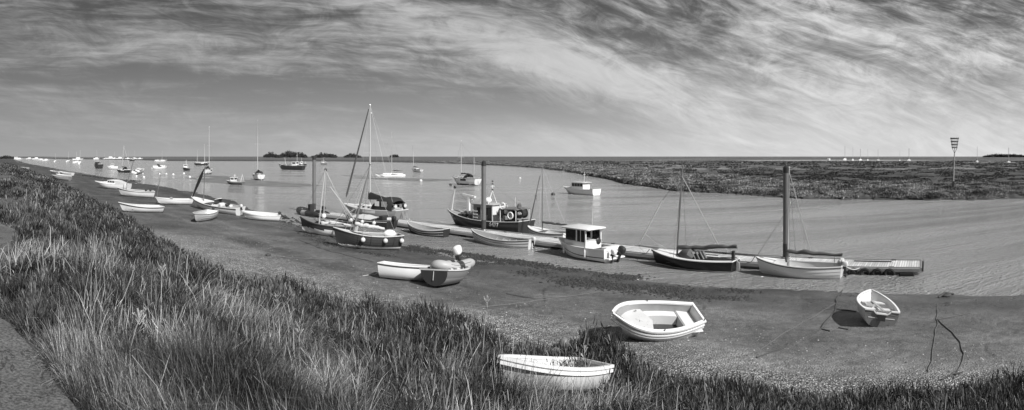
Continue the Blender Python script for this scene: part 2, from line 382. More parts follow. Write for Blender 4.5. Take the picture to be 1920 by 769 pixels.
# ------------------------------------------------------------------ terrain
def build_ground():
    ta = np.concatenate([np.linspace(-3.14159, -1.02, 90)[:-1], np.linspace(-1.02, 1.02, 1150), np.linspace(1.02, 3.14159, 60)[1:]])
    rr = np.concatenate([[.05], np.geomspace(1.0, 9500, 640)])
    A, Rr = np.meshgrid(ta, rr, indexing='ij'); x = Rr*np.sin(A); y = Rr*np.cos(A)
    z, w, s, r, a, wl, foot, q, bars, flats, cr = ground(x, y)
    lf = fbm(x*.35+3, y*.35, 4); lf2 = fbm(w*.9, s*.06+5, 4); hf = fbm(x*2.5, y*2.5, 3)
    # near side: path/bank soil, shingle, mud
    tone = np.full_like(z, .13); wet = np.zeros_like(z); peb = np.zeros_like(z)
    bankm = (w <= foot)
    tone = np.where(bankm, .07+.05*lf, tone)
    d = (w-foot)/np.maximum(wl-foot, 1)                         # 0 at the bank, 1 at the water
    sh = sst(-.05, .02, d)*(1-sst(.14, .44, d+(lf2-.5)*.50)) * sst(42, 22, s)
    mud = .100+.05*(lf-.5)+.05*(lf2-.5)
    dk = sst(.62, .9, d+(lf2-.5)*.5)
    run = np.exp(-((fbm(x*.22+60, y*.22+9, 4)-.5)/.012)**2); pool = sst(.60, .68, fbm(x*.12+90, y*.30, 4))
    mud = mud*(1-.22*run)*(1+.28*sst(.45, .7, fbm(w*.7+3, s*.10+70, 4))-.25*pool)
    mud = mud*(1+.22*sst(25, 0, s))
    mud = mud*(1-.40*dk)
    mud = mud*(1-.30*sst(35, 90, s))
    beach = mud*(1-sh)+(.36+.18*(hf-.2))*sh
    nb = (~bankm) & (w <= wl+.6)
    tone = np.where(~bankm, beach, tone); peb = np.where(~bankm, sh, 0)
    wet = np.where(~bankm, sst(.45, 1.0, d+(lf2-.5)*.6)+.7*pool*sst(.35, .5, d)+.3*run*sst(.3, .5, d), 0)
    bedm = (w > wl+.6)
    tone = np.where(bedm, .085+.05*bars+.09*flats, tone); wet = np.where(bedm, .85, wet)
    # far marsh, its real vegetation bands
    fm = q > -1.0
    qq = q+(fbm(x*.03, y*.03, 3)-.5)*18
    near_band = .09+.11*(hf-.5)+.05*(lf-.5)
    b2 = .040+.025*lf+.02*(hf-.5); b3 = .105+.13*(fbm(x*.012, y*.03, 4)-.5)*2+.03*(hf-.5)
    qt = np.interp(a, QT_T, QT_Q); g1 = sst(.95, 1.15, q/qt+(fbm(x*.03, y*.03, 3)-.5)*.3); g2 = sst(165, 195, r+(fbm(x*.02, y*.02, 3)-.5)*60)
    tm = near_band*(1-g1)+b2*g1*(1-g2)+b3*g1*g2
    dline = np.exp(-((r-212-20*(fbm(a*5, a*0+9, 3)-.5))/9)**2)*sst(.28, .5, a); tm = tm*(1-.75*dline)
    dl2 = np.exp(-((r-420-60*(fbm(a*4, a*0+2, 3)-.5))/40)**2)*sst(.1, .3, a)*.45; tm = tm*(1-dl2)
    gr = (fbm(a*420, np.log(r)*60, 4)-.5)*g1; tm = tm*(1+1.7*gr)
    tm = tm*(1-.7*np.clip(cr*1.3, 0, 1))
    lft = sst(.28, .12, a)                                       # narrower darker bank towards the left
    tm2 = (.06+.05*(hf-.5))*(1-sst(8, 30, q/np.maximum(r, 1)*100))+(.105+.05*(lf2-.5))*sst(8, 30, q/np.maximum(r, 1)*100)
    tm = tm*(1-lft)+tm2*lft
    tm = tm*(1-.4*sst(1.6, .2, q))
    # bright tidal strip with a dark far bank, a long way off on the right
    rs = r-760*(1+.10*(fbm(a*6, a*0, 3)-.5))
    strip = np.exp(-((rs)/95.0)**2)*sst(.38, .46, a)*sst(.80, .66, a); tm = tm*(1-strip)+.33*strip
    dkl = np.exp(-((rs-330)/110.0)**2)*sst(.36, .44, a); tm = tm*(1-.75*dkl)
    z = np.where(fm, z-strip*.3, z)
    sand = np.exp(-((r-5200)/1900.0)**2)*sst(-.62, -.75, a)*sst(-.86, -.8, a)
    tm = tm*(1-sand)+.36*sand
    tone = np.where(fm, tm, tone); wet = np.where(fm, sst(2.0, 0, q)*.5+strip*.6, wet); peb = np.where(fm, 0, peb)
    na, nr = A.shape
    V = np.stack([x, y, z], -1).reshape(-1, 3)
    i = np.arange(na-1)[:, None]; j = np.arange(nr-1)[None, :]
    k = (i*nr+j); Fc = np.stack([k, k+1, k+nr+1, k+nr], -1).reshape(-1, 4)[:, ::-1]
    T = np.stack([tone, wet, peb, np.ones_like(tone)], -1).reshape(-1, 4)
    # flip so that normals point up
    o = np_mesh('ground', V, Fc[:, ::-1], np.full(len(Fc), 4), [ground_material()], T, True)
    tag(o, 'muddy beach, shingle, seabed and flat salt marsh reaching the horizon', kind='structure')
build_ground()
def build_water():
    n = 96; ta = np.linspace(-math.pi, math.pi, n, endpoint=False); rr = np.geomspace(3, 9000, 40)
    A, Rr = np.meshgrid(ta, rr, indexing='ij'); V = np.stack([Rr*np.sin(A), Rr*np.cos(A), A*0], -1).reshape(-1, 3)
    V = V.tolist(); nr = len(rr); f = []
    for i in range(n):
        for j in range(nr-1): f += [i*nr+j, i*nr+j+1, ((i+1) % n)*nr+j+1, ((i+1) % n)*nr+j][::-1]
    o = np_mesh('water', np.array(V), np.array(f), np.full(len(f)//4, 4), [water_material()], None, True)
    tag(o, 'rippled tidal creek water with calm streaks', kind='structure')
build_water()

# ------------------------------------------------------------------ concrete path on the sea wall
def path_edge(s):
    return np.interp(s, [-40, 1, 3.2, 5.2, 6.0, 7.5, 9.5, 12, 14, 40], [.7, .66, .52, .12, -.4, -.6, .10, .20, -.5, -.8])+(fbm(s*.8, s*0+3.3, 3)-.5)*.24
def build_path():
    m, t, b = material('worn_concrete'); tc = t.new('ShaderNodeTexCoord'); o = tc.outputs['Object']
    n = t.noise(o, 1.2, 7, .65); n2 = t.noise(o, 38, 4, .7); n3 = t.noise(o, .5, 6, .7, 2)
    v = t.m('MULTIPLY', t.m('MULTIPLY', t.ramp(n, (.3, .7, .7, 1.25)), t.ramp(n2, (.3, .7, .4, 1.6))), .12)
    v = t.m('MULTIPLY', v, t.ramp(t.m('ABSOLUTE', t.m('SUBTRACT', n3, .5)), (0, .012, .35, 1)))
    t.l.new(t.comb(v, v, v), b.inputs['Base Color']); b.inputs['Roughness'].default_value = .9
    bp = t.new('ShaderNodeBump'); bp.inputs['Strength'].default_value = .7; bp.inputs['Distance'].default_value = .02
    t.l.new(t.m('ADD', n2, n), bp.inputs['Height']); t.l.new(bp.outputs[0], b.inputs['Normal'])
    V = []; f = []; ss = list(np.arange(-40, 120, .25))
    for s in ss:
        e = path_edge(s)
        for w, z in ((-3.5, 4.80), (-3.45, 4.93), (e-.05, 4.925), (e, 4.84)): V.append(xy(w, s, z))
    for i in range(len(ss)-1):
        for k in range(3): f += [i*4+k, i*4+k+1, i*4+k+5, i*4+k+4]
    tag(np_mesh('path', np.array(V), np.array(f), np.full(len(f)//4, 4), [m], None, False), 'worn concrete path along the top of the sea wall', kind='structure')
build_path()

# ------------------------------------------------------------------ vegetation
def blade_mesh(name, base, length, width, az, lean, curl, tone, mat, label):
    """base (n,3); each blade: 2 quads + tip"""
    n = len(base); d = np.stack([np.cos(az), np.sin(az), np.zeros(n)], 1)
    fa = az+rng.uniform(-1.2, 1.2, n)+math.pi/2
    sd_ = np.stack([np.cos(fa), np.sin(fa), np.zeros(n)], 1)
    up = np.array([0, 0, 1.0]); P = []
    for i, (h, wd) in enumerate(((0, 1.0), (.45, .85), (.8, .55), (1.0, 0))):
        c = base+up*(length*h*np.cos(lean*h+curl*h*h))[:, None]+d*(length*(np.sin(lean)*h+curl*.55*h*h))[:, None]
        if wd: P += [c-sd_*(width*wd*.5)[:, None], c+sd_*(width*wd*.5)[:, None]]
        else: P += [c]
    V = np.stack(P, 1).reshape(-1, 3); o = (np.arange(n)*7)[:, None]
    q = np.concatenate([o+np.array([[0, 1, 3, 2]]), o+np.array([[2, 3, 5, 4]])], 1).reshape(n, 8)
    tri = o+np.array([[4, 5, 6]])
    flat = np.concatenate([q, tri], 1).ravel(); lt = np.tile([4, 4, 3], n)
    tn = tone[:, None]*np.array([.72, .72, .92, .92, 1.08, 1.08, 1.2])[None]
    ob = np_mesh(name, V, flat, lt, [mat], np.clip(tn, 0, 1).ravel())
    return tag(ob, label, kind='stuff')
DB, DS = atg(926, 733), atg(1112, 733)                    # ends of the dinghy drawn up into the grass
def clear(x, y):
    """false where that dinghy stands: nothing grows up through it"""
    L = math.hypot(DB.x-DS.x, DB.y-DS.y); ux, uy = (DB.x-DS.x)/L, (DB.y-DS.y)/L; mx, my = (DB.x+DS.x)/2, (DB.y+DS.y)/2
    u = (x-mx)*ux+(y-my)*uy; v = -(x-mx)*uy+(y-my)*ux
    return ((u/(L/2+.02))**4+(v/.50)**2) > 1
def dens(r, r0, p): return np.minimum(1, (r0/r)**p)
def darkness(x, y, w, s):
    """where the dark shrubs stand on the bank: 0 dry grass .. 1 shrubs"""
    n = fbm(x*.33+11, y*.33+4, 3); n2 = fbm(x*1.1, y*1.1+9, 3)
    v = (n-.5)*3.0+(n2-.5)*2.4+.46
    foot = sst(6.5, 9.8, w); v = v+foot*.55
    a = np.arctan2(x, y); r = np.hypot(x, y)
    def bl(px, r0, sx, sr, k): return k*np.exp(-((a-th(px))/(sx/F))**2-((np.log(r/r0))/sr)**2)
    v = v+bl(830, 10.5, 150, .30, 1.5)+bl(545, 12.0, 75, .28, 1.4)+bl(1120, 10.4, 95, .14, 2.0)+bl(60, 5.0, 120, .3, 1.0)+bl(180, 6.5, 70, .2, .8)+bl(900, 11.2, 70, .14, 1.4)+bl(450, 5.4, 120, .18, .8)+bl(700, 6.5, 100, .15, .8)+bl(300, 19, 110, .3, 1.0)+bl(200, 34, 140, .5, 1.3)+bl(60, 5.3, 110, .25, .9)+bl(140, 80, 120, .4, .8)
    v = v-bl(400, 8.5, 180, .40, 1.25)-bl(600, 7.5, 150, .3, .9)-bl(40, 17, 90, .45, 1.1)-bl(1050, 8.2, 140, .12, .8)-bl(30, 40, 60, .5, .7)
    return v
def field(n, wmin, wmax, r0, p, rmax=140):
    a = rng.uniform(-.99, .99, n*4); lr = rng.uniform(math.log(1.6), math.log(rmax), n*4); r = np.exp(lr)
    x = r*np.sin(a); y = r*np.cos(a); w = x*WX+y*WY; s = x*UX+y*UY
    keep = (w > wmin) & (w < wmax) & (rng.random(n*4) < (r/r0)**2/((r/r0)**2+0)*dens(r, r0, 2+p)/1.0)
    return x[keep], y[keep], w[keep], s[keep], r[keep]
def build_grass():
    # --- long dry grass
    x, y, w, s, r = field(1150000, -.9, 12.6, 5.0, .25)
    z, _, _, _, _, _, foot, *_ = ground(x, y)
    dk = darkness(x, y, w, s)
    fr = fbm(x*1.3+5, y*1.3, 3)
    edge = sst(foot+.9, foot-.6, w)*(w > path_edge(s)+.02)
    keep = (rng.random(len(x)) < np.clip(1.0-.85*sst(.0, .5, dk), .12, 1)*np.clip(-.15+fr*2.0, .12, 1)*np.clip(edge, .0, 1))&clear(x, y)
    x, y, z, w, r, dk, fr = [q[keep] for q in (x, y, z, w, r, dk, fr)]; n = len(x)
    L = rng.gamma(7, .043, n)*(.45+1.0*fr)
    near_boat = np.exp(-((x-DB.x*.5-DS.x*.5)/1.5)**2-((y-DB.y*.5-DS.y*.5+1.0)/.55)**2); L = L*(1+.35*near_boat)*np.interp(w, [.0, 1.2, 12], [.5, .95, 1.0])
    long_ = rng.random(n) < .035; L[long_] *= 1.5
    wd = np.maximum(.0034, r/556*.55)*rng.uniform(.7, 1.3, n)
    az = rng.normal(0, .9, n)+(vnoise(x*.6+50, y*.6)-.5)*6; lean = np.abs(rng.normal(.16, .2, n))+.55*vnoise(x*1.1, y*1.1+70)**2; cu = np.abs(rng.normal(.35, .32, n))
    tn = .20*np.exp(rng.normal(0, .62, n))*(.15+1.9*fbm(x*.8, y*.8+3, 3)**1.3)*(1-.5*sst(-.2, .3, dk))*np.where(rng.random(n) < .30, .22, 1.0)*(.45+1.1*vnoise(x*3.2, y*3.2))
    tn[long_] *= 1.5
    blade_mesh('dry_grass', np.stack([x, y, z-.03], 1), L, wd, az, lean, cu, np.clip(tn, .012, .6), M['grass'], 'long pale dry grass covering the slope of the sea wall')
    # --- stiff pale stems and wiry dead stalks standing out of everything
    x, y, w, s, r = field(60000, -.3, 12.3, 5.0, .2, 60); z, _, _, _, _, _, foot, *_ = ground(x, y); k = clear(x, y) & (w > path_edge(s)+.3) & (w < foot+.2) & (fbm(x*.9+20, y*.9, 3) > .55)
    x, y, z, r = [q[k] for q in (x, y, z, r)]; k = rng.random(len(x)) < .20; x, y, z, r = [q[k] for q in (x, y, z, r)]; n2 = len(x)
    blade_mesh('pale_stalks', np.stack([x, y, z], 1), rng.gamma(12, .037, n2), np.maximum(.006, r/556*.8), rng.uniform(0, 6.28, n2), np.abs(rng.normal(.25, .35, n2)), rng.normal(.2, .6, n2), np.clip(.42*np.exp(rng.normal(0, .35, n2)), .1, .8), M['grass'], 'stiff pale dead stems scattered through the grass and shrubs')
    print('grass', n)
    # --- dark shrubby sea blite: dense upright leafy twigs in rounded clumps
    a = rng.uniform(-.99, .99, 60000); rr = np.exp(rng.uniform(math.log(2.2), math.log(150), 60000))
    cx = rr*np.sin(a); cy = rr*np.cos(a); cw = cx*WX+cy*WY; cs = cx*UX+cy*UY
    foot = ground(cx, cy)[6]; dk = darkness(cx, cy, cw, cs)
    cell = np.clip(rr*.035, .22, 1.5)
    keep = (cw > np.maximum(path_edge(cs)+.15, -.5)) & (cw < foot+.3) & (dk > .10) & (rng.random(60000) < np.clip(.32+dk*.35, 0, .75))
    cx, cy, rr, dk, cw = [q[keep] for q in (cx, cy, rr, dk, cw)]
    # thin out by spacing
    order = rng.permutation(len(cx)); seen = set(); sel = []
    for i in order:
        c = max(.26, min(1.2, rr[i]*.022)); k = (int(cx[i]/c), int(cy[i]/c), int(c*20))
        if k in seen: continue
        seen.add(k); sel.append(i)
    cx, cy, rr, dk, cw = [q[sel] for q in (cx, cy, rr, dk, cw)]
    cz = ground(cx, cy)[0]; m = len(cx)
    big = np.clip(.30+.40*fbm(cx*.7, cy*.7, 2)+.20*np.clip(dk, 0, 1.5), .28, .95)*np.interp(cw, [.7, 2, 13], [.5, .85, 1.0])
    nb = np.clip((290*(6/rr)**.9).astype(int), 34, 460)
    idx = np.repeat(np.arange(m), nb); n = len(idx)
    ua = rng.uniform(0, 2*math.pi, n); ur = np.sqrt(rng.random(n))
    rad = np.maximum(big[idx]*.5, rr[idx]*.014)*ur
    bx = cx[idx]+rad*np.cos(ua); by = cy[idx]+rad*np.sin(ua)
    hh = big[idx]*(1-.5*ur**2)*rng.uniform(.55, 1.0, n)
    hb = hh*rng.uniform(0, .88, n)                    # leafy twigs start at many heights inside the clump
    L = np.minimum((hh-hb)*.9+.05, rng.uniform(.07, .24, n)+rr[idx]*.003)
    k = clear(bx, by)&clear(bx, by+.1); bx, by, hb, hh, L, idx, ua, ur = [q[k] for q in (bx, by, hb, hh, L, idx, ua, ur)]; n = len(bx)
    bz = ground(bx, by)[0]+hb-.03
    wd = np.maximum(.008, rr[idx]/556*.80)*rng.uniform(.7, 1.3, n)
    ct = .060*np.exp(rng.normal(0, .60, m)); tn = ct[idx]*np.exp(rng.normal(0, .75, n))
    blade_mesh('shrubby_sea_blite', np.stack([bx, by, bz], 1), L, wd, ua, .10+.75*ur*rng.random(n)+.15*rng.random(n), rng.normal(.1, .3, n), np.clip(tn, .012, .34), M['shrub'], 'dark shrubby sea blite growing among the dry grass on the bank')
    print('shrub', n, m)
build_grass()
def build_marsh_plants():
    n0 = 900000
    a = rng.uniform(-.2, 1.02, n0); qt = np.interp(a, QT_T, QT_Q)*1.15; q = qt*rng.random(n0)**1.15
    fs = np.interp(a, FS_T, FS_R); r = fs-3+q; x = r*np.sin(a); y = r*np.cos(a)
    z, w, s, r, a, wl, foot, q, bars, flats, cr = ground(x, y)
    cl = fbm(x*.22, y*.22, 4); cl2 = fbm(x*.9, y*.9, 3)
    keep = (q > .2) & (cl*.6+cl2*.5 > .40) & (rng.random(len(x)) < .62*sst(-.2, .12, a))
    x, y, z, r, cl, cl2, q = [k[keep] for k in (x, y, z, r, cl, cl2, q)]; n = len(x)
    L = .16+.42*np.clip(cl2-.3, 0, .5)*np.exp(rng.normal(0, .4, n)); wd = r/556*.9*rng.uniform(.7, 1.4, n)
    tn = .145*np.exp(rng.normal(0, .6, n))*(.1+2.6*fbm(x*.35+7, y*.35, 3)**1.7*1.3)
    blade_mesh('salt_marsh_shrubs', np.stack([x, y, z-.05], 1), L, wd, rng.uniform(0, 6.28, n), np.abs(rng.normal(.7, .45, n)), rng.normal(.3, .4, n), np.clip(tn, .018, .5), M['shrub'], 'tangled low bushes and tufts along the far bank of the creek')
    n = 170000; a = rng.uniform(-.1, 1.0, n); r = 1/rng.uniform(1/620, 1/105, n); x = r*np.sin(a); y = r*np.cos(a)
    z, w, s, r, a, wl, foot, q, bars, flats, cr = ground(x, y); qt = np.interp(a, QT_T, QT_Q)
    k = (q > qt*.9) & (fbm(a*50, np.log(r)*14, 3) > .47); x, y, z, r, a = [v_[k] for v_ in (x, y, z, r, a)]; n = len(x)
    tn = .085*np.exp(rng.normal(0, .6, n))*np.where((r > 125) & (r < 185), .5, 1.0)*(.4+1.2*fbm(a*30, np.log(r)*20+5, 3))
    blade_mesh('marsh_grass', np.stack([x, y, z-.03], 1), rng.uniform(.12, .38, n)*np.clip(r/200, .7, 2), r/556*1.1*rng.uniform(.8, 2.2, n), rng.uniform(0, 6.28, n), np.abs(rng.normal(.6, .4, n)), rng.normal(.3, .4, n), np.clip(tn, .015, .3), M['shrub'], 'low marsh grass covering the flat salt marsh behind the creek bank')
    print('marsh', n)
build_marsh_plants()
def build_stones():
    # loose shingle: low faceted stones
    n = 26000; s = rng.uniform(-16, 36, n); d = rng.beta(1.1, 3.2, n)
    w0 = xy(0, 0)
    x = 12*WX+s*UX; y = 12*WY+s*UY; _, _, _, _, _, wl, foot, *_ = ground(x, y)
    w = foot-.3+d*(wl-foot)*.62; x = w*WX+s*UX; y = w*WY+s*UY; z = ground(x, y)[0]
    r = np.hypot(x, y); sz = np.clip(rng.gamma(2.5, .0060, n), .008, .034)
    th_ = np.linspace(0, 2*math.pi, 6, endpoint=False); V = []; ang = rng.uniform(0, 6.28, n); el = rng.uniform(.6, 1.0, n)
    ring = [(1.0, .15), (.72, .62)]
    for (k, h) in ring:
        for t_ in th_:
            jit = rng.uniform(.8, 1.2, n)
            V.append(np.stack([x+sz*k*jit*np.cos(t_+ang), y+sz*k*el*jit*np.sin(t_+ang), z+sz*h*.9-.004], 1))
    V.append(np.stack([x, y, z+sz*.75], 1)); V = np.stack(V, 1).reshape(-1, 3)
    f = []; lt = []
    for i in range(6): j = (i+1) % 6; f += [i, j, 6+j, 6+i]; lt.append(4)
    for i in range(6): j = (i+1) % 6; f += [6+i, 6+j, 12]; lt.append(3)
    f = np.array(f); flat = (np.arange(n)*13)[:, None]+f[None]
    tone = np.repeat(np.clip(.18*np.exp(rng.normal(0, .5, n)), .03, .45), 13)
    m, t, b = material('pebbles'); a = t.new('ShaderNodeAttribute', attribute_name='tone'); t.l.new(a.outputs['Color'], b.inputs['Base Color']); b.inputs['Roughness'].default_value = .75
    tag(np_mesh('shingle', V, flat.ravel(), np.tile(lt, n), [m], tone), 'loose pebbles and shell scattered over the top of the beach', kind='stuff')
build_stones()
def build_wrack():
    """broken lines of seaweed and mussel clumps on the mud at the water's edge"""
    pts = []
    def line(pp, n, spread, size):
        g = [atg(*p) for p in pp]
        for _ in range(n):
            k = random.random()*(len(g)-1); i = int(k); f = k-i; p = g[i].lerp(g[i+1], f)
            if mn.noise(Vector((p.x*.7, p.y*.7, 3)))+.5*mn.noise(Vector((p.x*2.2, p.y*2.2, 7))) < -.02: continue
            pts.append((p.x+random.gauss(0, spread)*UX+random.gauss(0, spread*.35)*WX, p.y+random.gauss(0, spread)*UY+random.gauss(0, spread*.35)*WY, size*random.uniform(.5, 1.6)))
    line([(765, 462), (830, 478), (930, 488), (1020, 500), (1120, 513), (1200, 524)], 4200, .55, .05)
    line([(960, 500), (1080, 530), (1180, 540), (1260, 545)], 3600, .8, .045)
    line([(1240, 538), (1330, 543), (1420, 548), (1560, 552)], 1500, .4, .04)
    line([(560, 432), (640, 470), (720, 478)], 800, .5, .045)
    line([(1180, 548), (1260, 556), (1340, 560), (1420, 556)], 900, .5, .035)
    line([(820, 470), (900, 480), (1000, 494)], 900, .25, .06)
    line([(150, 328), (200, 336), (262, 340)], 260, .9, .22)
    line([(520, 402), (555, 418)], 90, .5, .12)
    V = []; f = []; lt = []
    for (x, y, sz) in pts:
        z = max(gz(x, y), 0.0) if False else None
        k = len(V); V.append([x, y, sz])
        f.append(k)
    P = np.array(V); z = np.maximum(ground(P[:, 0], P[:, 1])[0], 0.0); n = len(P)
    th_ = np.linspace(0, 2*math.pi, 7, endpoint=False); VV = []
    for t_ in th_:
        j = rng.uniform(.6, 1.5, n); VV.append(np.stack([P[:, 0]+P[:, 2]*j*np.cos(t_)*1.3, P[:, 1]+P[:, 2]*j*np.sin(t_), z-.01+rng.uniform(0, .02, n)], 1))
    for t_ in th_[:3]:
        VV.append(np.stack([P[:, 0]+P[:, 2]*.4*np.cos(t_*2.2), P[:, 1]+P[:, 2]*.4*np.sin(t_*2.2), z+P[:, 2]*rng.uniform(.35, 1.0, n)], 1))
    VV = np.stack(VV, 1).reshape(-1, 3)
    ff = [0, 1, 7, 1, 2, 7, 2, 3, 8, 2, 8, 7, 3, 4, 8, 4, 5, 9, 4, 9, 8, 5, 6, 9, 6, 0, 7, 6, 7, 9, 7, 8, 9]
    flat = (np.arange(n)*10)[:, None]+np.array(ff)[None]
    tag(np_mesh('seaweed', VV, flat.ravel(), np.full(n*11, 3), [M['weed']]), 'dark seaweed and mussel clumps strewn along the water edge', kind='stuff')
build_wrack()

# ------------------------------------------------------------------ mesh builder
class MB:
    def __init__(s): s.v = []; s.f = []; s.mi = []; s.k = 0
    def add(s, vs, fs, mi=0):
        o = len(s.v); s.v += [tuple(v) for v in vs]
        for f in fs: s.f.append([i+o for i in f]); s.mi.append(mi)
    def box(s, c, d, rz=0.0, ry=0.0, rx=0.0, mi=0, bev=0.0):
        c = Vector(c); Rm = Matrix.Rotation(rz, 3, 'Z') @ Matrix.Rotation(ry, 3, 'Y') @ Matrix.Rotation(rx, 3, 'X')
        x, y, z = [k/2 for k in d]
        if bev > 0:
            b = min(bev, x*.9, y*.9); b2 = min(bev, z*.9); rings = []
            for (zz, ins) in ((-z, b2), (-z+b2, 0), (z-b2, 0), (z, b2)):
                X, Y = x-ins, y-ins; B = b*.7
                rings.append([(X, -Y+B), (X, Y-B), (X-B, Y), (-X+B, Y), (-X, Y-B), (-X, -Y+B), (-X+B, -Y), (X-B, -Y)])
                rings[-1] = [(p[0], p[1], zz) for p in rings[-1]]
            vs = [c+Rm @ Vector(p) for r_ in rings for p in r_]; fs = []
            for i in range(3):
                for j in range(8): fs.append([i*8+j, i*8+(j+1) % 8, i*8+8+(j+1) % 8, i*8+8+j])
            fs.append(list(range(7, -1, -1))); fs.append([24+j for j in range(8)]); s.add(vs, fs, mi); return s
        vs = [c+Rm @ Vector(p) for p in ((-x, -y, -z), (x, -y, -z), (x, y, -z), (-x, y, -z), (-x, -y, z), (x, -y, z), (x, y, z), (-x, y, z))]
        s.add(vs, [[0, 3, 2, 1], [4, 5, 6, 7], [0, 1, 5, 4], [1, 2, 6, 5], [2, 3, 7, 6], [3, 0, 4, 7]], mi); return s
    def prism(s, pts, y0, y1, mi=0):
        """polygon in x-z extruded along y"""
        n = len(pts); vs = [(p[0], y0, p[1]) for p in pts]+[(p[0], y1, p[1]) for p in pts]
        s.add(vs, [list(range(n-1, -1, -1)), list(range(n, 2*n))]+[[i, (i+1) % n, n+(i+1) % n, n+i] for i in range(n)], mi); return s
    def tube(s, pts, r, n=6, mi=0, cap=True, closed=False):
        pts = [Vector(p) for p in pts]; m = len(pts); rs = r if isinstance(r, (list, tuple)) else [r]*m
        rings = []; ref = None
        for i, p in enumerate(pts):
            a = pts[i-1] if (i or closed) else p; b = pts[(i+1) % m] if (i < m-1 or closed) else p
            d = (b-a); d = d.normalized() if d.length > 1e-9 else Vector((0, 0, 1))
            if ref is None: ref = Vector((0, 0, 1)) if abs(d.z) < .9 else Vector((1, 0, 0))
            e = d.cross(ref); e = e.normalized() if e.length > 1e-6 else Vector((1, 0, 0)); g = e.cross(d).normalized(); ref = g
            rings.append([p+(e*math.cos(2*math.pi*k/n)+g*math.sin(2*math.pi*k/n))*rs[i] for k in range(n)])
        vs = [v for q in rings for v in q]; fs = []
        for i in range(m-1 if not closed else m):
            j = (i+1) % m
            for k in range(n): fs.append([i*n+k, j*n+k, j*n+(k+1) % n, i*n+(k+1) % n])
        if cap and not closed: fs.append(list(range(n-1, -1, -1))[::-1]); fs.append([(m-1)*n+k for k in range(n)][::-1])
        s.add(vs, fs, mi); return s
    def ball(s, c, r, n=10, m=7, sx=1, sy=1, sz=1, mi=0):
        c = Vector(c); vs = [c+Vector((0, 0, r*sz))]; fs = []
        for i in range(1, m):
            a = math.pi*i/m
            for k in range(n):
                b = 2*math.pi*k/n; vs.append(c+Vector((r*sx*math.sin(a)*math.cos(b), r*sy*math.sin(a)*math.sin(b), r*sz*math.cos(a))))
        vs.append(c-Vector((0, 0, r*sz))); L = len(vs)-1
        for k in range(n): fs.append([0, 1+k, 1+(k+1) % n])
        for i in range(m-2):
            for k in range(n): fs.append([1+i*n+k, 1+(i+1)*n+k, 1+(i+1)*n+(k+1) % n, 1+i*n+(k+1) % n])
        for k in range(n): fs.append([L, 1+(m-2)*n+(k+1) % n, 1+(m-2)*n+k])
        s.add(vs, fs, mi); return s
    def sball(s, c, d, e=.42, n=16, m=10, Rm=None, mi=0):
        c = Vector(c); k = len(s.v); s.ball((0, 0, 0), 1.0, n, m, mi=mi); f = lambda v: math.copysign(abs(v)**e, v)
        for i in range(k, len(s.v)):
            x, y, z = s.v[i]; g = math.hypot(x, y) or 1; cx, cy = x/g, y/g; q = f(g) if g > .001 else 0
            p = Vector((f(cx)*q*d[0]/2, f(cy)*q*d[1]/2, f(z)*d[2]/2)); p = Rm @ p if Rm else p; s.v[i] = tuple(c+p)
        return s
    def rough(s, amp=.2, fr=6.0, seed=0):
        if not s.v: return s
        c = sum((Vector(v) for v in s.v), Vector())/len(s.v)
        s.v = [tuple(c+(Vector(v)-c)*(1+amp*mn.noise(Vector(v)*fr+Vector((seed, 0, 0))))) for v in s.v]; return s
    def grid(s, rows, mi=0, closed=False, flip=False):
        n = len(rows[0]); vs = [p for r_ in rows for p in r_]; fs = []
        for i in range(len(rows)-1):
            for k in range(n if closed else n-1):
                q = [i*n+k, (i+1)*n+k, (i+1)*n+(k+1) % n, i*n+(k+1) % n]
                fs.append(q[::-1] if flip else q)
        s.add(vs, fs, mi); return s
    def build(s, name, mats, parent=None, smooth=False, kind=None, label=None):
        me = bpy.data.meshes.new(name); me.from_pydata(s.v, [], s.f); mats = mats if isinstance(mats, (list, tuple)) else [mats]
        for m in mats: me.materials.append(m)
        me.polygons.foreach_set('material_index', s.mi)
        if smooth:
            me.polygons.foreach_set('use_smooth', [True]*len(s.f)); me.update()
            try: me.set_sharp_from_angle(angle=R(38))
            except Exception: pass
        me.update(); o = bpy.data.objects.new(name, me); COL.objects.link(o)
        if parent: o.parent = parent
        if kind: o['kind'] = kind
        if label: o['label'] = label
        return o

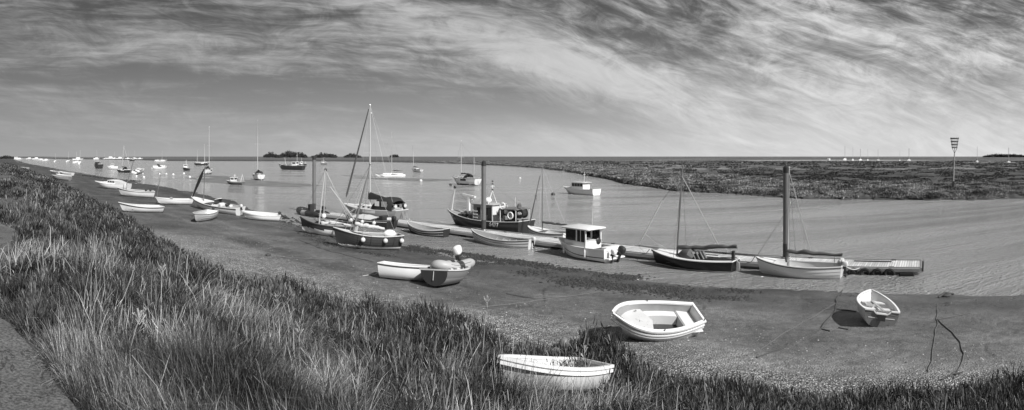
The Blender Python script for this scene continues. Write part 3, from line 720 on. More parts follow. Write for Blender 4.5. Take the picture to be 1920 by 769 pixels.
# ------------------------------------------------------------------ hulls
class Hull:
    def __init__(s, L, B, D, tr=.72, sb=.28, ss=.06, rake=.10, kb=.35, full=1.0, v0=.45, srake=.03, ks=0.0, nstr=0, bmax=.42, fine=2.2):
        s.__dict__.update(locals())
    def sheer(s, t):
        return s.D*(1+s.sb*(max(0, t-.4)/.6)**2+s.ss*(max(0, .4-t)/.4)**2)
    def keel(s, t):
        return s.D*(s.kb*max(0, (t-.68)/.32)**2.4+s.ks*max(0, (.3-t)/.3)**2)
    def half(s, t):
        if t < s.bmax: k = s.tr+(1-s.tr)*math.sin(math.pi/2*t/s.bmax)
        else: k = (1-((t-s.bmax)/(1-s.bmax))**s.fine)**.85 if t < 1 else 0
        return max(.012, s.B/2*k)
    def pt(s, t, q, inset=0.0, lift=0.0, off=0.0):
        b = s.half(t); zs = s.sheer(t); zk = s.keel(t)
        vn = min(1, max(0, (t-s.v0)/(1-s.v0))); vn = vn*vn*(3-2*vn)*.85
        a = q*math.pi/2
        y = b*((1-vn)*math.sin(a)**(.72*s.full)+vn*q**.9); zn = (1-vn)*(1-math.cos(a)**.85)+vn*q
        z = zk+lift*(1-q)+(zs-zk-lift*(1-q))*zn
        f = max(0, (t-.55)/.45); g = max(0, 1-t/.25)
        x = s.L*(t-.5)-s.rake*s.L*(1-zn)*f*f+s.srake*s.L*(1-zn)*g
        if inset:
            y = max(.004, y-inset); x = x-inset*1.6*f+inset*g
        return Vector((x, y+off, z))
    def shell(s, mb, bands=((0, 9e9),), nt=22, nq=9, inset=0.0, lift=0.0, flip=False, t0=0.0, t1=1.0):
        """bands: list of (material index, up to height)"""
        if s.nstr and not inset:
            qs = []
            for i in range(s.nstr):
                a = i/s.nstr; b = (i+1)/s.nstr; qs += [(a, .017 if i else 0), ((a+b)/2, .010), (b, 0.0)]
        else: qs = [(i/nq, 0.0) for i in range(nq+1)]
        for side in (1, -1):
            rows = []
            for i in range(nt+1):
                t = t0+(t1-t0)*i/nt; row = []
                for (q, off) in qs:
                    p = s.pt(t, q, inset, lift); k = min(1, (1-t)*6)
                    row.append(Vector((p.x, (p.y+off*k)*side, p.z-off*.25)))
                rows.append(row)
            n = len(qs); base = len(mb.v); mb.v += [tuple(p) for r_ in rows for p in r_]
            for i in range(nt):
                for k in range(n-1):
                    zc = sum(rows[i+a][k+b].z for a in (0, 1) for b in (0, 1))/4
                    mi = 0
                    for (m_, h) in bands:
                        mi = m_
                        if zc < h: break
                    f = [base+i*n+k, base+(i+1)*n+k, base+(i+1)*n+k+1, base+i*n+k+1]
                    if (side == 1) == (not flip): f = f[::-1]
                    mb.f.append(f[::-1]); mb.mi.append(mi)
        return mb
    def sheerline(s, t0=0, t1=1, n=22, dy=0.0, dz=0.0):
        return [Vector((s.pt(t, 1).x+(dy if t > .98 else 0), max(0.0, s.pt(t, 1).y+dy), s.pt(t, 1).z+dz)) for t in [t0+(t1-t0)*i/n for i in range(n+1)]]
    def section(s, t, n=9, inset=0.0, lift=0.0, top=1.0):
        pts = [s.pt(t, top*i/n, inset, lift) for i in range(n+1)]
        return [Vector((p.x, -p.y, p.z)) for p in pts[::-1]]+[p for p in pts[1:]]

def add_transom(h, root, mats, thick=.035, notch=0.0, name='transom', label=None):
    mb = MB(); sec = h.section(0, 9); n = len(sec)
    if notch:
        b = h.half(0); top = h.sheer(0)
        ins = [Vector((sec[0].x, y*b, top-(notch if abs(y) < .34 else 0))) for y in (.5, .34, .33, -.33, -.34, -.5)]
        poly = sec+ins
    else: poly = sec
    m = len(poly); vs = [p+Vector((-.004, 0, 0)) for p in poly]+[p+Vector((thick, 0, 0)) for p in poly]
    fs = [list(range(m)), list(range(2*m-1, m-1, -1))]+[[i, m+i, m+(i+1) % m, (i+1) % m] for i in range(m)]
    mb.add(vs, fs); return mb.build(name, mats, root, False, label=label)
def strip(h, w=.05, hgt=.045, off=0.0, dz=0.0, t0=0.0, t1=1.0, n=26, transom=True, inw=None):
    """rail swept round the sheer"""
    mb = MB(); inw = w if inw is None else inw
    for sd_ in (1, -1):
        rows = []
        for i in range(n+1):
            t = t0+(t1-t0)*i/n; p = h.pt(t, 1); y = p.y
            yo = y+off+w*.5; yi = max(0.0, y+off-inw*.5); xo = .02 if t > .985 else 0
            rows.append([Vector((p.x+xo, yo*sd_, p.z+dz-hgt/2)), Vector((p.x+xo, yo*sd_, p.z+dz+hgt/2)), Vector((p.x, yi*sd_, p.z+dz+hgt/2)), Vector((p.x, yi*sd_, p.z+dz-hgt/2))])
        mb.grid(rows, closed=True, flip=(sd_ == 1)); k = len(mb.v)-4
        mb.f.append([k, k+1, k+2, k+3]); mb.mi.append(0)
    return mb
def add_gunwale(h, root, mat, w=.055, hgt=.045, off=0.0, dz=.01, tcap=True, name='gunwale', **kw):
    mb = strip(h, w, hgt, off, dz, **kw)
    if tcap:
        b = h.half(0); z = h.sheer(0); mb.box((h.pt(0, 1).x+.02, 0, z+dz), (.07, 2*b+w, hgt))
    return mb.build(name, mat, root)
def thwart(h, root, t, mat, zf=.66, w=.24, name='thwart', th_=.035):
    mb = MB(); z = h.keel(t)+(h.D)*zf; b = h.half(t)*(.93 if zf > .6 else .88)-.03
    b = min(b, h.half(t+.5*w/h.L)*.93-.02)
    mb.box((h.L*(t-.5), 0, z), (w, 2*b, th_)); return mb.build(name, mat, root)
def deckplate(h, t0, t1, dz=0.0, crown=.05, n=12, m=6, inset=.02, flush=True):
    mb = MB(); rows = []
    for i in range(n+1):
        t = t0+(t1-t0)*i/n; p = h.pt(t, 1); b = max(.005, p.y-inset); row = []
        for k in range(-m, m+1):
            y = b*k/m; row.append(Vector((p.x, y, p.z+dz+crown*(1-(k/m)**2)*min(1, b/(.4)))))
        rows.append(row)
    mb.grid(rows, flip=False); return mb
def outboard(root, x, y, z, s=1.0, cowl='dark', tilt=0.0, zrot=0.0, n=1, label=None):
    """z is the top of the transom. parts: outboard_motor > cowling, propeller"""
    Rm = Matrix.Translation((x, y, z)) @ Matrix.Rotation(tilt, 4, 'Y')
    def T(mb): mb.v = [tuple(Rm @ Vector(v)) for v in mb.v]; return mb
    leg = MB(); leg.box((-.05*s, 0, -.06*s), (.10*s, .24*s, .22*s), bev=.02*s); leg.box((-.2*s, 0, -.25*s), (.16*s, .12*s, .75*s), bev=.03*s)
    leg.box((-.2*s, 0, -.58*s), (.34*s, .2*s, .025*s)); leg.ball((-.2*s, 0, -.74*s), .075*s, sx=2.4); leg.prism([(-.30*s, -.92*s), (-.14*s, -.78*s), (-.3*s, -.78*s)], -.01*s, .01*s)
    o = T(leg).build('outboard_motor', M['dark'], root, True, label=label)
    cw = MB(); cw.sball((-.20*s, 0, .28*s), (.50*s, .36*s, .46*s), .6); T(cw).build('cowling', M[cowl], o, True)
    pr = MB()
    for k in range(3):
        a = k*2*math.pi/3; pr.box((-.40*s, .09*s*math.cos(a), -.74*s+.09*s*math.sin(a)), (.015*s, .1*s, .05*s), rx=a)
    T(pr).build('propeller', M['steel'], o)
    return o
def line(root, a, b, r=.008, mat='rope', name='stay', sag=0.0, n=1):
    a = Vector(a); b = Vector(b); n = max(n, 6 if sag else 1)
    pts = [a.lerp(b, i/n)-Vector((0, 0, sag*4*(i/n)*(1-i/n))) for i in range(n+1)]
    return MB().tube(pts, r, 4, cap=False).build(name, M[mat], root)
def mast(root, x, z0, z1, r=.05, mat='alu', lean=0.0, side=0.0, name='mast', y=0.0):
    pts = [(x+lean*k, y+side*k, z0+(z1-z0)*k) for k in (0, .3, .6, .85, 1.0)]
    m = MB().tube(pts, [r, r, r*.92, r*.75, r*.55], 8); m.ball(pts[-1], r*1.1, 6, 4)
    return m.build(name, M[mat], root, True)
def furled(root, a, b, r, mat, name='furled_sail', seed=0, droop=.05, n=22):
    """a sail bundled along a spar, uneven and tied"""
    a = Vector(a); b = Vector(b); pts = []; rs = []
    for i in range(n+1):
        k = i/n; j = mn.noise(Vector((k*9+seed, seed*3.1, .5)))
        pts.append(a.lerp(b, k)+Vector((0, j*r*.5, j*r*.5-droop*abs(math.sin(k*math.pi*3)))))
        tie = .86 if i % 6 == 0 else 1.0
        rs.append(r*(.55+.45*math.sin(math.pi*min(1, max(.06, k*1.05))**.6))*tie*(1+.25*j))
    return MB().tube(pts, rs, 9).build(name, M[mat], root, True)
def pose(bow, stern, name, label, cat, dz=0.0, heel=0.0, pitch=0.0, group=None, over=1.0):
    """bow and stern: world points of the two ends; returns root, length"""
    b = Vector(bow); s = Vector(stern); mid = (b+s)/2; d = b-s
    L = math.hypot(d.x, d.y)*over
    root = empty(name, label, cat, (mid.x, mid.y, mid.z+dz), math.atan2(d.y, d.x), heel, pitch-math.atan2(d.z, math.hypot(d.x, d.y)), group)
    return root, L
def local(root, p):
    """world point -> root space (before the scene is evaluated)"""
    m = Matrix.LocRotScale(root.location, root.rotation_euler, None); return m.inverted() @ Vector(p)
def top_at(root, lx, px, py):
    """local height on the mast at local x whose top shows on row py"""
    m = Matrix.LocRotScale(root.location, root.rotation_euler, None); p = m @ Vector((lx, 0, 0)); return zat(p, py)-p.z
def bollard(root, x, y, z): return MB().box((x, y, z+.03), (.16, .04, .03)).box((x, y, z+.01), (.05, .04, .04)).build('cleat', M['steel'], root)
def fender(root, x, y, z, r=.09, L=.42, mat='offwhite', round_=False):
    mb = MB()
    if round_: mb.ball((x, y, z-.1), r*1.5)
    else: mb.tube([(x, y, z-L), (x, y, z-L+.05), (x, y, z-L/2), (x, y, z-.05), (x, y, z)], [r*.3, r, r, r, r*.3], 8)
    mb.tube([(x, y, z), (x, y*.93, z+.25)], .008, 4)
    return mb.build('fender', M[mat], root, True)

def open_boat(bow, stern, label, name='rowing_boat', cat='rowing boat', B=1.5, D=.6, hull=('white', 'antifoul'), zb=.0, stripe=None, gun='white', inner='inner',
              thwarts=(.3, .62), foredeck=None, sterndeck=None, boards=True, nstr=0, tr=.72, group=None, heel=0.0, dz=0.0, pitch=0.0, rub=None, over=1.0, notch=.0, seat='inner', lod=1.0, sidebench=False, **hk):
    root, L = pose(bow, stern, name, label, cat, dz, heel, pitch, group, over)
    h = Hull(L, B, D, tr=tr, nstr=nstr, **hk); root_h = h
    mb = MB(); nt = int(22*lod)+4
    mats = [M[k] for k in hull]
    bands = [(1, zb), (0, 9e9)]
    if stripe: mats.append(M[stripe[0]]); bands = [(1, zb), (0, stripe[1]*D), (2, stripe[2]*D), (0, 9e9)]
    h.shell(mb, bands, nt, int(9*lod)+2); mb.build('hull', mats, root, True)
    mi = MB(); h.shell(mi, nt=nt, nq=8, inset=.03, lift=.05, flip=True); mi.build('inner_hull', M[inner], root, True)
    add_transom(h, root, [M[hull[0]]], notch=notch*D)
    add_gunwale(h, root, M[gun], w=.07 if L > 3 else .055, inw=.09)
    if rub: strip(h, .03, .05, .015, -.10*D if rub[1] is None else rub[1]*D).build('rubbing_strake', M[rub[0]], root)
    if boards:
        m = MB(); rows = []
        for i in range(11):
            t = .08+.74*i/10; z = h.keel(t)+.16*D+.03; b = max(.03, h.pt(t, .42).y*.9); rows.append([Vector((L*(t-.5), b*k, z)) for k in (-1, -.33, .33, 1)])
        m.grid(rows); m.build('bottom_boards', M['boards'] if boards is True else M[boards], root)
    for t in thwarts: thwart(h, root, t, M[seat], w=.22+.01*L)
    if foredeck: deckplate(h, foredeck, 1.0, dz=-.005, crown=.03).build('foredeck', M[gun], root, True)
    if sterndeck:
        m = MB(); b = h.half(sterndeck/2)*.93; z = h.D*.7; m.box((L*(sterndeck/2-.5)+.03, 0, z), (L*sterndeck-.06, 2*b-.06, .04)); m.build('stern_seat', M[seat], root)
    if sidebench:
        for sd_ in (1, -1):
            m = MB(); rows = []
            for i in range(9):
                t = .06+.7*i/8; b = h.half(t)*.92-.03; rows.append([Vector((L*(t-.5), (b-.28)*sd_, D*.62)), Vector((L*(t-.5), b*sd_, D*.62)), ])
            m.grid(rows, flip=sd_ == 1); m2 = MB(); rows = [[r_[0], r_[0]-Vector((0, 0, D*.3))] for r_ in rows]; m.grid(rows, flip=sd_ == -1); m.build('side_bench', M[seat], root)
    return root, h, L

# ------------------------------------------------------------------ sailing yacht
def windows(root, xs, y, z, w, hgt, tilt=0.0, name='window', frame='alu'):
    for x in xs:
        m = MB().box((x, y, z), (w, .02, hgt), rx=tilt, bev=.008); m.build(name, M['glass'], root)
def yacht(bow, stern, label, D=1.15, B=2.7, hull=('white', 'antifoul'), zb=.25, stripe='dark', mtop=10, mx=.58, mastmat='alu', sail='canvas', boom=True, hood=True, dz=-.25, heel=0.0, group=None, forestay=True, cabin='white', name='sailing_yacht', cat='yacht', mizzen=None, pulpit=True, lean=0.0, side=0.0, rr=1.0, spread=True, lod=1.0, keelfin=True, tr=.66, furl=False, pitch=0.0):
    root, L = pose(bow, stern, name, label, cat, dz, heel, pitch, group)
    h = Hull(L, B, D, tr=tr, sb=.22, rake=.14, kb=.55, ks=.25, srake=.06)
    mb = MB(); h.shell(mb, [(1, zb), (0, D*.80), (2, D*.88), (0, 9e9)], int(20*lod)+4, 8); mb.build('hull', [M[hull[0]], M[hull[1]], M[stripe]], root, True)
    add_transom(h, root, [M[hull[0]]])
    deckplate(h, 0, 1, crown=.06).build('deck', M['deck'], root, True)
    add_gunwale(h, root, M[stripe if hull[0] != 'dark' else 'offwhite'], w=.05, hgt=.07, dz=.03, name='toe_rail')
    if keelfin: MB().prism([(-L*.15, .12), (L*.12, .12), (L*.06, -.35), (-L*.1, -.35)], -.07, .07).build('keel', M['antifoul'], root)
    # coachroof
    zc = D*1.03; cb = MB(); x0, x1 = -L*.08, L*.28; wd = B*.30
    rows = []
    for (z_, ins, a, b_) in ((zc, 0, x0, x1), (zc+.30, .06, x0+.02, x1-.28), (zc+.36, .14, x0+.05, x1-.45)):
        y = wd-ins; yf = y*.62
        rows.append([Vector((a, -y, z_)), Vector((b_, -yf, z_)), Vector((b_, yf, z_)), Vector((a, y, z_))])
    cb.grid(rows, closed=True, flip=True); k = len(cb.v); cb.f.append([k-4, k-3, k-2, k-1]); cb.mi.append(0)
    c = cb.build('cabin', M[cabin], root, False)
    for sd_ in (1, -1):
        for j in range(3): MB().box((x0+.35+j*(x1-x0-.6)/3, sd_*(wd-.045-.012*j*2-.03*j), zc+.17), (.36, .03, .13), rz=-sd_*.12, rx=sd_*.15, bev=.01).build('window', M['glass'], c)
    # cockpit well with coamings
    for sd_ in (1, -1): MB().box((-L*.27, sd_*B*.24, D*1.03+.12), (L*.34, .07, .22), bev=.02).build('coaming', M[cabin], root)
    MB().box((-L*.27, 0, D*1.035), (L*.32, B*.42, .03)).build('cockpit_floor', M['innergrey'], root)
    z0 = D*1.0+.3; mxx = L*(mx-.5)
    zt = mtop
    mast(root, mxx, z0-.3, zt, .065*rr, mastmat, lean, side)
    rg = .009*rr
    if spread:
        zz = z0+(zt-z0)*.55; m = MB().tube([(mxx+lean*.5, -B*.3+side*.5, zz), (mxx+lean*.55, side*.55, zz+.05), (mxx+lean*.5, B*.3+side*.5, zz)], .02*rr, 5); m.build('spreader', M[mastmat], root)
        for sd_ in (1, -1):
            line(root, (mxx-.1, sd_*B*.47, D*1.05), (mxx+lean*.5, sd_*B*.3+side*.5, zz), rg, 'steel'); line(root, (mxx+lean*.5, sd_*B*.3+side*.5, zz), (mxx+lean, side, zt-.05), rg, 'steel')
    else:
        for sd_ in (1, -1): line(root, (mxx-.1, sd_*B*.47, D*1.05), (mxx+lean, side, zt-.3), rg, 'steel')
    if forestay:
        a = (L*.5-.05, 0, h.sheer(1)+.05); b = (mxx+lean*.97, side*.97, z0+(zt-z0)*.97)
        line(root, a, b, rg, 'steel')
        if furl:
            A = Vector(a); Bv = Vector(b); m = MB().tube([A.lerp(Bv, .05), A.lerp(Bv, .12), A.lerp(Bv, .5), A.lerp(Bv, .95)], [.03, .075, .06, .03], 7); m.build('furled_jib', M[furl], root, True)
    line(root, (-L*.5+.05, 0, D*1.08), (mxx+lean, side, zt-.03), rg, 'steel')
    if boom:
        bl = L*.40; MB().tube([(mxx-.06, 0, z0+.75), (mxx-bl, 0, z0+.68)], .045*rr, 7).build('boom', M[mastmat], root, True)
        if sail: furled(root, (mxx-.02, 0, z0+.92), (mxx-bl+.1, 0, z0+.76), .15, sail, 'sail_cover', seed=L)
    if hood:
        rows = []
        for (x, zt_, k) in ((x0+.1, .62, 1.0), (x0-.35, .85, 1.0), (x0-.95, .82, 1.0)):
            rows.append([Vector((x, B*.33*math.cos(a), D*1.05+.1+zt_*math.sin(a)**.6)) for a in [math.pi*i/10 for i in range(11)]])
        f = MB(); f.add([*rows[0]], [list(range(11))]); f.grid(rows, flip=True); f.build('sprayhood', M['canvas'], root, True)
        MB().box((x0+.02, 0, D*1.05+.43), (.02, B*.34, .25), ry=-.15).build('hood_window', M['glass'], root)
    if pulpit:
        zs = h.sheer(.97); pts = [(L*.34, B*.22, zs-.02), (L*.36, B*.2, zs+.5), (L*.48, .02, zs+.6), (L*.36, -B*.2, zs+.5), (L*.34, -B*.22, zs-.02)]
        MB().tube(pts, .016*rr, 5).build('pulpit', M['steel'], root)
        zs = D*1.1; pts = [(-L*.36, B*.40, zs), (-L*.38, B*.40, zs+.55), (-L*.49, B*.30, zs+.58), (-L*.49, -B*.30, zs+.58), (-L*.38, -B*.40, zs+.55), (-L*.36, -B*.4, zs)]
        MB().tube(pts, .016*rr, 5).build('pushpit', M['steel'], root)
        for sd_ in (1, -1): line(root, (L*.36, sd_*B*.2, h.sheer(.9)+.48), (-L*.38, sd_*B*.40, D*1.1+.54), .006*rr, 'steel', 'guard_wire', sag=-.02)
    MB().prism([(-L*.5-.02, D*.95), (-L*.5+.10, -.1), (-L*.5-.12, -.15), (-L*.5-.2, D*.5)], -.03, .03).build('rudder', M[hull[0]], root)
    if mizzen:
        mast(root, -L*.34, D, mizzen, .05*rr, mastmat, name='mizzen_mast')
        MB().tube([(-L*.34, 0, D+1.0), (-L*.5-.3, 0, D+.95)], .04, 6).build('mizzen_boom', M[mastmat], root)
        line(root, (-L*.34, 0, mizzen), (mxx, 0, zt*.95), rg, 'steel')
        for sd_ in (1, -1): line(root, (-L*.34, sd_*B*.40, D), (-L*.34, 0, mizzen-.1), rg, 'steel')
    return root, h, L

# ------------------------------------------------------------------ motor cruiser
def cruiser(bow, stern, label, B=2.3, D=1.0, dz=-.3, heel=0.0, cabin=(.38, .72), ch=.85, hull=('white', 'antifoul', 'midgrey'), zb=.33, aerials=True, open_stern=True, name='motor_cruiser', cat='motor boat', group=None, roof='white', house='upright', cover=None, motor=None, rails=True, pitch=0.0, sb=.25, mastz=None):
    root, L = pose(bow, stern, name, label, cat, dz, heel, pitch, group)
    h = Hull(L, B, D, tr=.88, sb=sb, rake=.16, kb=.35, srake=.01)
    mb = MB(); h.shell(mb, [(1, zb), (0, D*.74), (2, D*.82), (0, 9e9)], 24, 9); mb.build('hull', [M[k] for k in hull], root, True)
    add_transom(h, root, [M[hull[0]]])
    deckplate(h, cabin[0], 1, crown=.09).build('foredeck', M['deck'], root, True)
    add_gunwale(h, root, M[hull[0]], w=.07, hgt=.06)
    mi = MB(); h.shell(mi, nt=10, nq=6, inset=.07, lift=.1, flip=True, t1=cabin[0]+.04); mi.build('cockpit_lining', M['inner'], root, True)
    MB().box((L*(cabin[0]*.5-.5)+.05, 0, .35*D), (L*cabin[0], B*.74, .04)).build('cockpit_floor', M['innergrey'], root)
    x0 = L*(cabin[0]-.5); x1 = L*(cabin[1]-.5); zc = D*.98; wd = B*.36
    sl = .45 if house == 'upright' else 1.0
    A = [(x0, zc-.3), (x1, zc), (x1-.18*sl, zc+ch*.42), (x1-.55*sl, zc+ch), (x0, zc+ch)]
    c = MB().prism(A, -wd, wd).build('wheelhouse', M['white'], root)
    r_ = MB().box(((x0+x1)/2-.32*sl+(-.18 if open_stern else 0), 0, zc+ch+.035), (x1-x0-.35*sl+(.45 if open_stern else .1), wd*2+.12, .07), bev=.03).build('roof', M[roof], c, True)
    # windows: each a pane proud of the wall
    for sd_ in (1, -1):
        y = sd_*(wd+.006); z0_, z1_ = zc+ch*.42, zc+ch*.88
        k = max(2, int((x1-x0)/.65)); span = (x1-.30*sl-x0)-.16; pw = span/k
        for j in range(k):
            a = x0+.10+pw*j; b = a+pw-.07
            xe = min(b, x1-.24*sl); xt = min(b, x1-.58*sl)
            if xe-a < .1: continue
            MB().prism([(a, z0_), (xe, z0_), (max(xt, a+.05), z1_), (a, z1_)], y-.008, y+.008).build('window', M['glass'], c)
    for j in (-1, 1):
        p0 = Vector((x1-.18*sl, 0, zc+ch*.42)); p1 = Vector((x1-.55*sl, 0, zc+ch)); ce = p0.lerp(p1, .5); an = math.atan2(p1.z-p0.z, p1.x-p0.x)
        MB().box((ce.x+.015, j*wd*.48, ce.z+.01), ((p1-p0).length*.72, wd*.82, .02), ry=-an).build('windscreen', M['glass'], c)
    # cabin trunk forward
    MB().prism([(x1-.1, zc-.02), (L*.34, zc+.06), (L*.26, zc+.28), (x1-.1, zc+.34)], -wd*.72, wd*.72).build('cabin_trunk', M['white'], root)
    if rails:
        zs = h.sheer(.9); 
        for sd_ in (1, -1):
            pts = [(L*(t-.5), sd_*max(.02, h.half(t)-.05), h.sheer(t)+.45) for t in (.55, .65, .75, .85, .93, .99)]; m = MB().tube(pts, .016, 5)
            for p in pts[::2]: m.tube([p, (p[0], p[1], p[2]-.45)], .013, 4)
            m.build('handrail', M['steel'], root)
    if aerials:
        zt = mastz or zc+ch+1.1
        m = MB().tube([(x0+.5, 0, zc+ch), (x0+.45, 0, zt)], .03, 6); m.tube([(x0+.45, -.3, zt-.35), (x0+.45, .3, zt-.35)], .02, 5); m.ball((x0+.45, 0, zt), .06, 6, 5); m.build('light_mast', M['white'], root)
        for yy in (-.3, .35): MB().tube([(x0+.2, yy, zc+ch), (x0-.05, yy*1.2, zc+ch+1.5)], .010, 4).build('aerial', M['offwhite'], root)
    if motor: outboard(root, -L*.5, 0, D*.95, motor)
    return root, h, L

# ================================================================== the quay pontoon and its piles
DECK = .35
QF = [(1727, 488), (1405, 478), (1190, 460.8), (980, 438.8), (774, 414), (625, 398.5)]       # bends of the far deck edge
QW = 2.5
_qp = [at(px, py, DECK) for px, py in QF]
def offset_line(pts, off):
    """parallel line; positive is away from the bank"""
    out = []
    for i in range(len(pts)):
        ns = []
        for j in (i-1, i):
            if 0 <= j < len(pts)-1:
                dd = (pts[j+1]-pts[j]); dd.z = 0; dd.normalize(); n_ = Vector((dd.y, -dd.x, 0)); n_ = n_ if n_.dot(Vector((WX, WY, 0))) > 0 else -n_; ns.append(n_)
        n_ = sum(ns, Vector((0, 0, 0))).normalized(); out.append(pts[i]+n_*off)
    return out
QC = offset_line(_qp, -QW/2)
def quay(px, off, z=0.0):
    """point on the line parallel to the pontoon's middle that is seen in column px"""
    L = offset_line(QC, off); a = th(px); dx, dy = math.sin(a), math.cos(a); best = None
    for i in range(len(L)-1):
        p, q = L[i], L[i+1]; ex, ey = q.x-p.x, q.y-p.y; den = dx*ey-dy*ex
        k = (dy*p.x-dx*p.y)/den
        lo = -9 if i == 0 else 0; hi = 9 if i == len(L)-2 else 1
        if lo <= k <= hi: best = Vector((p.x+k*ex, p.y+k*ey, z)); break
    return best
def quay_dir(px):
    d_ = quay(px-4, 0)-quay(px+4, 0); d_.z = 0; return d_.normalized()
def build_pontoon():
    c = QC[2]; root = empty('pontoon', 'long floating pontoon with a pale plank deck running along the creek between the piles', 'pontoon', (c.x, c.y, 0), 0)
    for i in range(len(QC)-1):
        A, B = QC[i], QC[i+1]; d_ = B-A; seg = math.hypot(d_.x, d_.y); m_ = (A+B)/2-Vector((c.x, c.y, 0)); m_.z = 0; rz = math.atan2(d_.y, d_.x)
        def put(mb, name, mat):
            o = mb.build(name, mat, root); o.location = m_; o.rotation_euler = (0, 0, rz); return o
        put(MB().box((0, 0, DECK-.03), (seg-.01, QW-.10, .06)), 'deck_section', M['deckplanks'])
        put(MB().box((0, 0, DECK-.045), (seg-.03, QW-.3, .06)), 'deck_beam', M['dark'])
        f = MB()
        for y in (-QW/2, QW/2): f.box((0, y, DECK-.085), (seg-.04, .10, .20), bev=.01)
        put(f, 'fascia_beam', M['palewood'])
        for y in (-QW/2+.07, QW/2-.07): put(MB().box((0, y, DECK+.04), (seg-.06, .09, .07)), 'kerb_rail', M['palewood'])
        n = max(2, int(seg/3.4)); fl = MB()
        for k in range(n): fl.box((-seg/2+seg*(k+.5)/n, 0, .0), (seg/n-.8, QW-.25, .44), bev=.05)
        put(fl, 'float', M['midgrey'])
        for k in range(max(1, int(seg/5))):
            for y in (-QW/2+.2, QW/2-.2):
                x = -seg/2+1.6+k*5; put(MB().box((x, y, DECK+.06), (.28, .05, .04)).box((x-.07, y, DECK+.02), (.04, .05, .06)).box((x+.07, y, DECK+.02), (.04, .05, .06)), 'cleat', M['dark'])
        if i < 3:
            x = -seg/2+2.2; put(MB().box((x+.6, -.2 if i else -.6, DECK+.03), (2.2, .10, .05)), 'deck_timber', M['dark'])
        if i == 0:
            s_ = -1
            put(MB().box((-seg/2-.03, 0, DECK-.08), (.08, QW+.05, .24)), 'end_plate', M['steel'])
            for k in range(4): put(MB().tube([(-seg/2-.11, -.95+.63*k, DECK-.0), (-seg/2-.11, -.95+.63*k, DECK-.2)], .06, 8), 'end_fender', M['rubber'])
    return root
build_pontoon()
M['weedy'] = paint('weeded_steel', .045, .8, .6, 3, dirt=.5)
def build_piles():
    proto = None
    for i, (px, py, rd, lab) in enumerate(((1474, 310, .19, 'steel mooring pile with dark cap beside the white clinker dayboat'), (907, 301, .19, 'steel mooring pile with dark cap in front of the fishing boat wheelhouse'), (589, 292, .19, 'steel mooring pile with dark cap beside the dark inflatable'))):
        p = quay(px, .75) if i < 2 else quay(px, .4); top = zat(p, py); rz = math.atan2(-quay_dir(px).y, -quay_dir(px).x)
        if proto is None:
            root = empty('mooring_pile', lab, 'mooring pile', (p.x, p.y, 0), rz, group='steel piles holding the pontoon'); proto = root
            MB().tube([(0, 0, -1.5), (0, 0, 2), (0, 0, top-.4)], rd, 20).build('pile_tube', M['pilesteel'], root, True)
            MB().tube([(0, 0, top-.45), (0, 0, top-.12), (0, 0, top)], [rd+.015, rd+.012, rd*.35], 20).build('pile_cap', M['dark'], root, True)
            MB().tube([(.27*math.cos(k*math.pi/8), .27*math.sin(k*math.pi/8), DECK+.07) for k in range(16)], .045, 6, closed=True).build('guide_collar', M['steel'], root)
            MB().tube([(0, 0, -1.0), (0, 0, .9), (0, 0, 1.25)], rd+.006, 20, cap=False).build('tide_stain', M['weedy'], root, True)
            t0 = top; kids = list(root.children)
        else:
            r_ = proto.copy(); COL.objects.link(r_); r_.location = (p.x, p.y, top-t0); r_.rotation_euler = (0, 0, rz); r_['label'] = lab
            for k in kids:
                c = k.copy(); COL.objects.link(c); c.parent = r_
                if k.name.startswith(('guide', 'tide')): c.location = (0, 0, t0-top)
build_piles()

